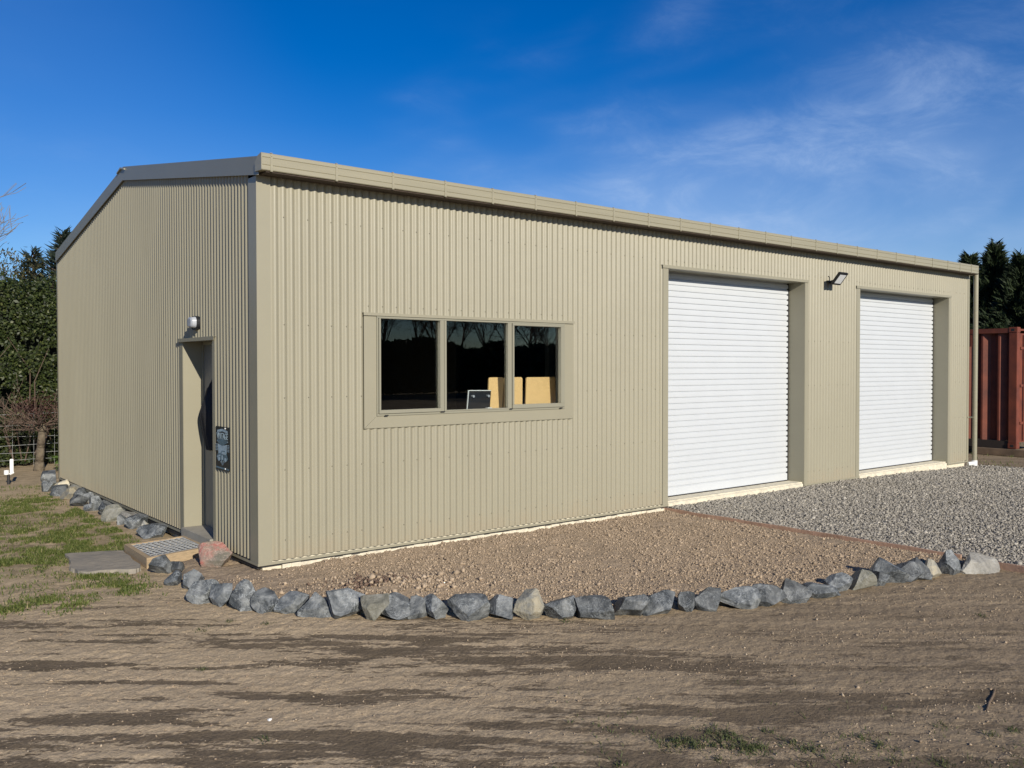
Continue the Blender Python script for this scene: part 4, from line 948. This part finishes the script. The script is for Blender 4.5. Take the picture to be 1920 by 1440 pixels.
# ------------------------------------------------------------------ vegetation behind
def leafcloud(name, P, D, size, m, parent=None, aspect=.5, **k):
    """P centres, D rough facing; one folded quad per leaf"""
    n_ = len(P); D = D+rng.normal(0, .7, D.shape); D /= np.linalg.norm(D, axis=1)[:, None]
    ref = rng.normal(0, 1, D.shape); A = np.cross(D, ref); A /= np.linalg.norm(A, axis=1)[:, None]; B = np.cross(D, A)
    s_ = (size*rng.uniform(.6, 1.3, n_))[:, None]
    V = np.stack([P-A*s_*.5, P+B*s_*aspect*.5+D*s_*.08, P+A*s_*.5, P-B*s_*aspect*.5+D*s_*.08], 1)
    f = np.arange(4*n_).reshape(-1, 4)
    r = np.clip(rng.normal(.42, .22, n_), 0, 1)
    return link(name, np_mesh(name, V.reshape(-1, 3), f, r), m, parent, **k)
# hedge: lumpy wall of broad leaves
hg = empty('tall_hedge', (-3, 11.6, -.1), label='tall dark broad-leaved hedge behind the shed at the left', cat='hedge')
n_ = 110000
hx = rng.uniform(-7.5, 2.6, n_); hz = rng.uniform(-.05, 3.55, n_)
topz = 3.15+.55*fbm(hx*1.1, hx*0, 4, 15)
face = 10.95+.75*(fbm(hx*1.3, hz*1.3, 4, 17)-.5)+.5*sstep(2.6, 3.7, hz)
hy = face+np.abs(rng.normal(0, .13, n_))+(rng.uniform(0, 1, n_) < .2)*rng.uniform(0, 1.2, n_)
kp = (hz < topz) & (hx > -7) & (rng.uniform(0, 1, n_) < sstep(.30, .46, fbm(hx*3.3, hz*3.3, 3, 19)))
leafcloud('foliage', np.stack([hx, hy, hz], 1)[kp], np.tile([0, -1, .5], (kp.sum(), 1)), .064, M['hedge'], hg, .55)
n_ = 9000; hx = rng.uniform(-7, 2.6, n_); hy = rng.uniform(11, 12.4, n_); hz = 3.0+.5*fbm(hx*1.1, hx*0, 4, 15)+rng.normal(0, .14, n_)
leafcloud('top_growth', np.stack([hx, hy, hz], 1), np.tile([0, -.3, 1.], (n_, 1)), .085, M['hedge'], hg, .55)
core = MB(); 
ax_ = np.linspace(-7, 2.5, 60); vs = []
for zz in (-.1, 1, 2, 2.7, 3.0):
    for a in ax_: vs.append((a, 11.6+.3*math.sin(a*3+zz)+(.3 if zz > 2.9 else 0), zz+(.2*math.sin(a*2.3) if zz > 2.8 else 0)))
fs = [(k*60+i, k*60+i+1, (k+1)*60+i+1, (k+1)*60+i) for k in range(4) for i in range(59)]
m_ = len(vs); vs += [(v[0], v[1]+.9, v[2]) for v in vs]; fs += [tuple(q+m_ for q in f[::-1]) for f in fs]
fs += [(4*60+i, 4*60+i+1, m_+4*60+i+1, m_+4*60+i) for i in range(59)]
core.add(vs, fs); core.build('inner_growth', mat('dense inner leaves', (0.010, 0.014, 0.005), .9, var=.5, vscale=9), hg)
stems = MB()
for i in range(60):
    x_ = random.uniform(-3, 1.5); y_ = 11.0+random.uniform(-.1, .3)
    z_ = 0 if i % 2 else random.uniform(0, 1.2)
    stems.path([(x_, y_, z_), (x_+random.uniform(-.2, .2), y_-.1, z_+.6), (x_+random.uniform(-.4, .4), y_-.18, z_+1.2)], [.012, .008, .003], 5)
stems.build('stems', M['twig'], hg)

def grow(mb, p, d, r, length, depth, spread=.55, up=.15, kids=(2, 3), rr=random, minr=.0025, n=5):
    """recursive bare branch"""
    steps = 3; q = p
    for s_ in range(steps):
        d = (d+Vector((rr.gauss(0, .12), rr.gauss(0, .12), rr.gauss(0, .12)+up*.3))).normalized()
        q2 = q+d*length/steps; r2 = max(minr, r*.82)
        mb.tube(q, q2, r, r2, n, False); q = q2; r = r2
        if depth > 0 and (s_ > 0 or depth > 2):
            for _ in range(rr.randint(*kids)):
                dd_ = (d+Vector((rr.gauss(0, spread), rr.gauss(0, spread), rr.gauss(0, spread)+up))).normalized()
                grow(mb, q, dd_, max(minr, r*.62), length*rr.uniform(.6, .85), depth-1, spread, up, kids, rr, minr, 4)
# pruned little tree before the hedge
pt = empty('pruned_tree', (.13, 10.1, -.1), label='small pruned bare tree with a thick trunk before the hedge', cat='tree')
MB().path([(.14, 10.1, -.14), (.15, 10.1, .05), (.17, 10.1, .3), (.20, 10.1, .58), (.22, 10.1, .72)], [.10, .072, .066, .062, .045], 12).build('trunk', M['bark'], pt, smooth=True)
br = MB(); rr = random.Random(4)
for i in range(26):
    a = rr.uniform(0, 2*pi); dz = rr.uniform(-.1, .7)
    grow(br, Vector((.21, 10.1, .62+rr.uniform(-.05, .12))), Vector((cos(a), sin(a)*.7, dz)).normalized(), .013, rr.uniform(.3, .5), 2, .45, .15, (1, 2), rr, .0028, 4)
br.build('crown', M['twig'], pt)
n_ = 900; P = np.stack([rng.normal(.16, .24, n_), rng.normal(10.1, .2, n_), rng.normal(.98, .13, n_)], 1)
leafcloud('buds', P, rng.normal(0, 1, (n_, 3)), .05, leafmat('reddish buds', [(0.06, 0.025, 0.02), (0.12, 0.05, 0.04)], .7), pt, .25)
# leafy plant at its foot
n_ = 160; a = rng.uniform(0, 2*pi, n_); r_ = rng.uniform(.03, .22, n_)
P = np.stack([.50+r_*np.cos(a), 9.6+r_*np.sin(a), -.05+rng.uniform(.02, .24, n_)], 1)
leafcloud('leafy_plant', P, np.stack([np.cos(a)*.4, np.sin(a)*.4-.4, np.ones(n_)], 1), .13, M['weed'], None, .3, label='small bright green leafy plant at the shed rear corner', cat='plant')
# wire fence
wf = empty('wire_fence', (-2, 10.55, -.1), label='wire netting fence along the foot of the hedge', cat='fence')
wm = MB()
for z_ in (.06, .20, .33, .49, .68, .90):
    pts_ = [(x_, 10.55+.01*sin(x_*3+z_*9), z_+.012*sin(x_*1.7+z_*20)) for x_ in np.arange(-7, 2.61, .6)]
    for p, q in zip(pts_, pts_[1:]): wm.tube(p, q, .0035, n=4, cap=False)
for x_ in np.arange(-7, 2.6, .34): wm.tube((x_, 10.55, -.05), (x_+.01, 10.55, .90), .0028, n=4, cap=False)
wm.build('netting', M['wire'], wf)
for x_ in (-6.2, -3.2, 2.1): MB().box(x_-.04, x_+.04, 10.56, 10.64, -.2, 1.05).build('fence_post', M['skid'], wf, bevel=.006)
# marker post with tap fitting
mp_ = empty('pipe_marker', (-.61, 8.34, -.1), label='black pipe standpipe with white plastic marker and cap', cat='standpipe')
MB().tube((-.61, 8.34, -.14), (-.61, 8.34, .07), .022, n=12).build('pipe', M['pipe'], mp_)
MB().tube((-.64, 8.32, .055), (-.64, 8.32, .125), .036, n=14).tube((-.60, 8.31, .06), (-.54, 8.33, .085), .02, n=10).build('cap', M['plastic'], mp_, bevel=.004)
MB().box(-.585, -.535, 8.36, 8.378, .08, .29).build('marker_plate', M['plastic'], mp_, bevel=.006)

def conifer(loc, height, radius, m, label, n_br=85, droop=-.1, leaf=.11, seed=1, group=None, per=46, lean=0, first=.12):
    r = random.Random(seed); root = empty('conifer_tree', loc, label=label, cat='tree', group=group)
    L0 = Vector(loc)
    tk = MB(); tk.path([L0, L0+Vector((lean*.3, 0, height*.4)), L0+Vector((lean*.7, 0, height*.75)), L0+Vector((lean, 0, height))], [height*.022, height*.017, height*.009, .008], 8); tk.build('trunk', M['bark'], root)
    Ps = []; Ds = []; lim = MB()
    for i in range(n_br):
        f_ = first+(1-first)*(i/n_br)**.85; z_ = height*f_
        a = i*2.399+r.uniform(-.4, .4); ln = min(radius, radius*2.0*(1-f_)**1.15)*r.uniform(.6, 1.15)+.07
        b0 = L0+Vector((lean*f_, 0, z_)); pts_ = []
        for s_ in range(6):
            t_ = s_/5; rad_ = ln*t_; dz = rad_*.30+droop*ln*t_*t_+ln*.28*t_*t_
            pts_.append(b0+Vector((cos(a)*rad_, sin(a)*rad_, dz)))
        lim.path(pts_, [.018*(1-.15*k) for k in range(6)], 4)
        for k in range(int(per*(.35+ln/radius))):
            t_ = r.uniform(.12, 1.05); idx_ = min(4, int(t_*5)); p = pts_[idx_].lerp(pts_[idx_+1], min(1.3, t_*5-idx_))
            w_ = .30*ln*(1-t_*.75)+.03
            Ps.append((p.x+r.gauss(0, w_*.5), p.y+r.gauss(0, w_*.5), p.z+r.gauss(0, .05)+r.uniform(-.08, .05)))
            Ds.append((cos(a)*.8+r.gauss(0, .3), sin(a)*.8+r.gauss(0, .3), .55+r.gauss(0, .3)))
    lim.build('branches', M['twig'], root)
    P = np.array(Ps); D = np.array(Ds); n_ = len(P)
    # each spray: a pointed fan along D
    D /= np.linalg.norm(D, axis=1)[:, None]; S_ = np.cross(D, rng.normal(0, 1, D.shape)); S_ /= np.linalg.norm(S_, axis=1)[:, None]
    sz_ = (leaf*rng.uniform(.6, 1.5, n_))[:, None]
    V = np.stack([P-D*sz_*.3, P+S_*sz_*.13+D*sz_*.1, P+D*sz_*1.15, P-S_*sz_*.13+D*sz_*.1], 1)
    link('crown', np_mesh('crown', V.reshape(-1, 3), np.arange(4*n_).reshape(-1, 4), np.clip(rng.normal(.4, .25, n_), 0, 1)), m, root)
    return root
# left background trees
conifer((.83, 14.2, -.1), 4.35, 1.3, M['conifer2'], 'thin dark conifer with a spiky top just behind the hedge', 75, seed=3, leaf=.12, per=60)
conifer((1.55, 14.0, -.1), 4.75, 1.25, M['conifer2'], 'bluish conifer whose tips lean past the shed roof edge', 95, seed=5, leaf=.14, per=70, lean=-.15)
conifer((2.9, 15.5, -.1), 5.0, 1.5, M['conifer2'], 'dark conifer mostly hidden behind the shed gable', 60, seed=6, leaf=.14, per=50)
# olive-brown bushy tree
bt_ = empty('bushy_tree', (.15, 14.3, -.1), label='olive brown bushy tree top rising over the hedge', cat='tree')
k_ = MB(); rr = random.Random(12)
k_.path([(.1, 14.3, -.1), (.1, 14.3, 1.5)], [.12, .09], 8)
k_.build('trunk', M['bark'], bt_)
k_ = MB()
for i in range(9): grow(k_, Vector((.1, 14.3, 1.5)), Vector((rr.gauss(0, .55), rr.gauss(0, .4), 1)).normalized(), .04, 1.0, 3, .35, .25, (1, 2), rr, .004, 4)
k_.build('branches', M['twig'], bt_)
n_ = 9000; P = np.stack([rng.normal(-.05, .62, n_), rng.normal(14.3, .5, n_), 3.3+rng.normal(0, .5, n_)], 1)
kp = (P[:, 2] < 4.35-.4*np.abs(P[:, 0]-.1)) & (rng.uniform(0, 1, n_) < sstep(.36, .56, fbm(P[:, 0]*2.6, P[:, 2]*2.6, 3, 29)))
leafcloud('foliage', P[kp], rng.normal(0, 1, (kp.sum(), 3))+[0, -.4, .4], .085, M['brownleaf'], bt_, .4)
def bare_tree(loc, h, label, m, seed, depth=4, spread=.42, group=None, lean=(0, 0), r0=None, steps=5):
    rr = random.Random(seed); root = empty('bare_tree', loc, label=label, cat='tree', group=group)
    L0 = Vector(loc); top = L0+Vector((lean[0]*.3, lean[1]*.3, h*.32)); r0 = r0 or h*.016
    MB().path([L0, top], [r0*1.3, r0], 8).build('trunk', m, root)
    k = MB()
    for i in range(8 if depth > 4 else 5): grow(k, top, Vector((rr.gauss(lean[0]*.2, .38), rr.gauss(0, .38), 1)).normalized(), r0*.6, h*.26, depth, spread, .22, (1, 2), rr, .006, 4)
    k.build('crown', m, root); return root
bare_tree((-.45, 18.0, -.1), 6.5, 'tall grey bare tree at the far left edge', M['greytwig'], 8, 5)
# the trees that the window panes mirror, far behind the photographer
for i, (x_, h_) in enumerate(((23, 9.5), (26.7, 11.5), (30, 10.2), (33, 11.2), (38.5, 10.4), (44.5, 10.2), (47.6, 11), (25, 10.5), (28.5, 9.5), (31.5, 11), (34.5, 10), (37, 11.5), (40, 10), (43, 11), (46, 9.5), (49, 11), (52.5, 10), (56, 11))):
    bare_tree((x_, -47-i % 3, -.1), h_, f'bare tree across the drive, {ORD[i]} from the left in the row the panes mirror', M['twig'], 30+i, 4, spread=.6, r0=.085, group='bare trees across the drive')
n_ = 42000; hx = rng.uniform(10, 75, n_); hz = rng.uniform(0, 3.5, n_)*(.7+.5*fbm(hx*.3, hx*0, 3, 95)); hy = -46+rng.normal(0, .5, n_)
leafcloud('far_hedge', np.stack([hx, hy, hz], 1), np.tile([0, 1, .3], (n_, 1)), .5, M['conifer'], None, .6, label='dark shelter belt far across the drive behind the camera', cat='hedge')

# right background: leyland conifers behind the container
for i, (x_, y_, h_, r_, lb) in enumerate(((24.0, 4.7, 5.15, 1.25, 'leyland conifer nearest the shed wall, behind the red container'), (24.4, 4.15, 5.45, 1.3, 'tallest leyland conifer, second from the shed behind the container'), (24.0, 3.30, 5.0, 1.35, 'leyland conifer third from the shed behind the container'), (25.0, 2.4, 5.6, 1.5, 'leyland conifer at the right edge behind the container'), (26.6, 6.2, 4.9, 1.6, 'leyland conifer mostly hidden behind the shed corner'), (26.0, 3.2, 4.7, 1.7, 'shorter leyland conifer filling in at the back of the row'))):
    conifer((x_, y_, -.18), h_, r_, M['conifer'], lb, 130, seed=20+i, leaf=.17, per=190, group='leyland conifers behind the container', droop=-.25, first=.03)

# ------------------------------------------------------------------ container
ct = empty('shipping_container', (16.955, .575, -.1), label='rusty red shipping container beyond the right end of the shed', cat='container')
cx, cy, cl__, cw, z0, z1 = 16.955, .575, 6.06, 2.44, -.02, 2.57
pn = MB()
def sidepanel(x, sgn):
    pr = []; y_ = cy+.165; per = .345
    while y_ < cy+cl__-.17:
        pr += [(y_, .085), (y_+.06, .085), (y_+.19, .0), (y_+.225, .0), (y_+.30, .085)]; y_ += per
    n_ = len(pr); vs = [(x+sgn*d, yy, zz) for zz in (z0+.16, z1-.12) for yy, d in pr]
    pn.add(vs, [(i, i+1, n_+i+1, n_+i) for i in range(n_-1)])
sidepanel(cx+.03, 1); pn.build('side_panel', M['rust'], ct)
MB().box(cx+.12, cx+cw, cy+cl__-.1, cy+cl__-.05, z0+.16, z1-.1).box(cx+cw-.1, cx+cw-.06, cy+.15, cy+cl__-.12, z0+.16, z1-.1).build('back_panel', M['rust'], ct)
MB().box(cx, cx+cw, cy+.16, cy+cl__-.16, z1-.06, z1-.02).build('roof', M['rust'], ct)
MB().box(cx, cx+.06, cy+.165, cy+cl__-.165, z1-.12, z1-.061).build('top_rail', M['rust'], ct)
MB().box(cx+.02, cx+.08, cy+.165, cy+cl__-.165, z0-.0, z0+.16).build('bottom_rail', M['darksteel'], ct)
for px_, py_ in ((cx, cy), (cx+cw-.16, cy), (cx, cy+cl__-.16), (cx+cw-.16, cy+cl__-.16)):
    p_ = MB().box(px_, px_+.16, py_, py_+.16, z0+.119, z1-.119).build('corner_post', M['rust'], ct, bevel=.006)
    for zz in (z0, z1-.118):
        cc = MB(); cc.box(px_-.006, px_+.166, py_-.006, py_+.170, zz, zz+.118); cc.build('corner_casting', M['rust'], p_, bevel=.008)
        MB().box(px_-.0085, px_-.0065, py_+.05, py_+.11, zz+.035, zz+.085).build('casting_hole', M['rubber'], p_)
dr = MB()
for k in range(2):
    x0_ = cx+.17+k*1.06
    dr.box(x0_, x0_+1.04, cy+.02, cy+.07, z0+.13, z1-.13)
drd = dr.build('end_door', M['rust'], ct)
lb_ = MB()
for k in range(4):
    xx = cx+.34+k*.58; lb_.tube((xx, cy-.01, z0+.16), (xx, cy-.01, z1-.16), .018, n=8)
for zz in (.5, 1.3, 2.1): lb_.box(cx+.165, cx+.30, cy-.016, cy+.018, zz, zz+.05)
lb_.build('locking_bar', M['rust'], drd)
MB().box(cx+.01, cx+.022, cy+.93, cy+1.10, z1-.40, z1-.13).build('lashing_plate', M['rust'], ct)
for yy in (1.4, 4.9): MB().box(cx-.25, cx+cw+.1, cy+yy-.1, cy+yy+.1, -.19, -.025).build('timber_skid', M['skid'], label='weathered timber skid under the red container, '+('the one nearer its near end' if yy < 2 else 'the one towards its far end'), cat='skid', group='skids under the container')
MB().box(cx-.1, cx+.05, cy-.35, cy+.85, -.17, -.03).build('timber_beam', M['skid'], label='weathered beam under the near corner of the container', cat='beam')
npl = MB().box(cx+.004, cx+.0285, cy+1.52, cy+2.05, 2.03, 2.27).build('number_plate', M['signblack'], ct)
text_mesh('number_lettering', 'E115', .24, M['lit'], side_mtx(cx+.0025, cy+1.80, 2.15), npl, sx=.9)
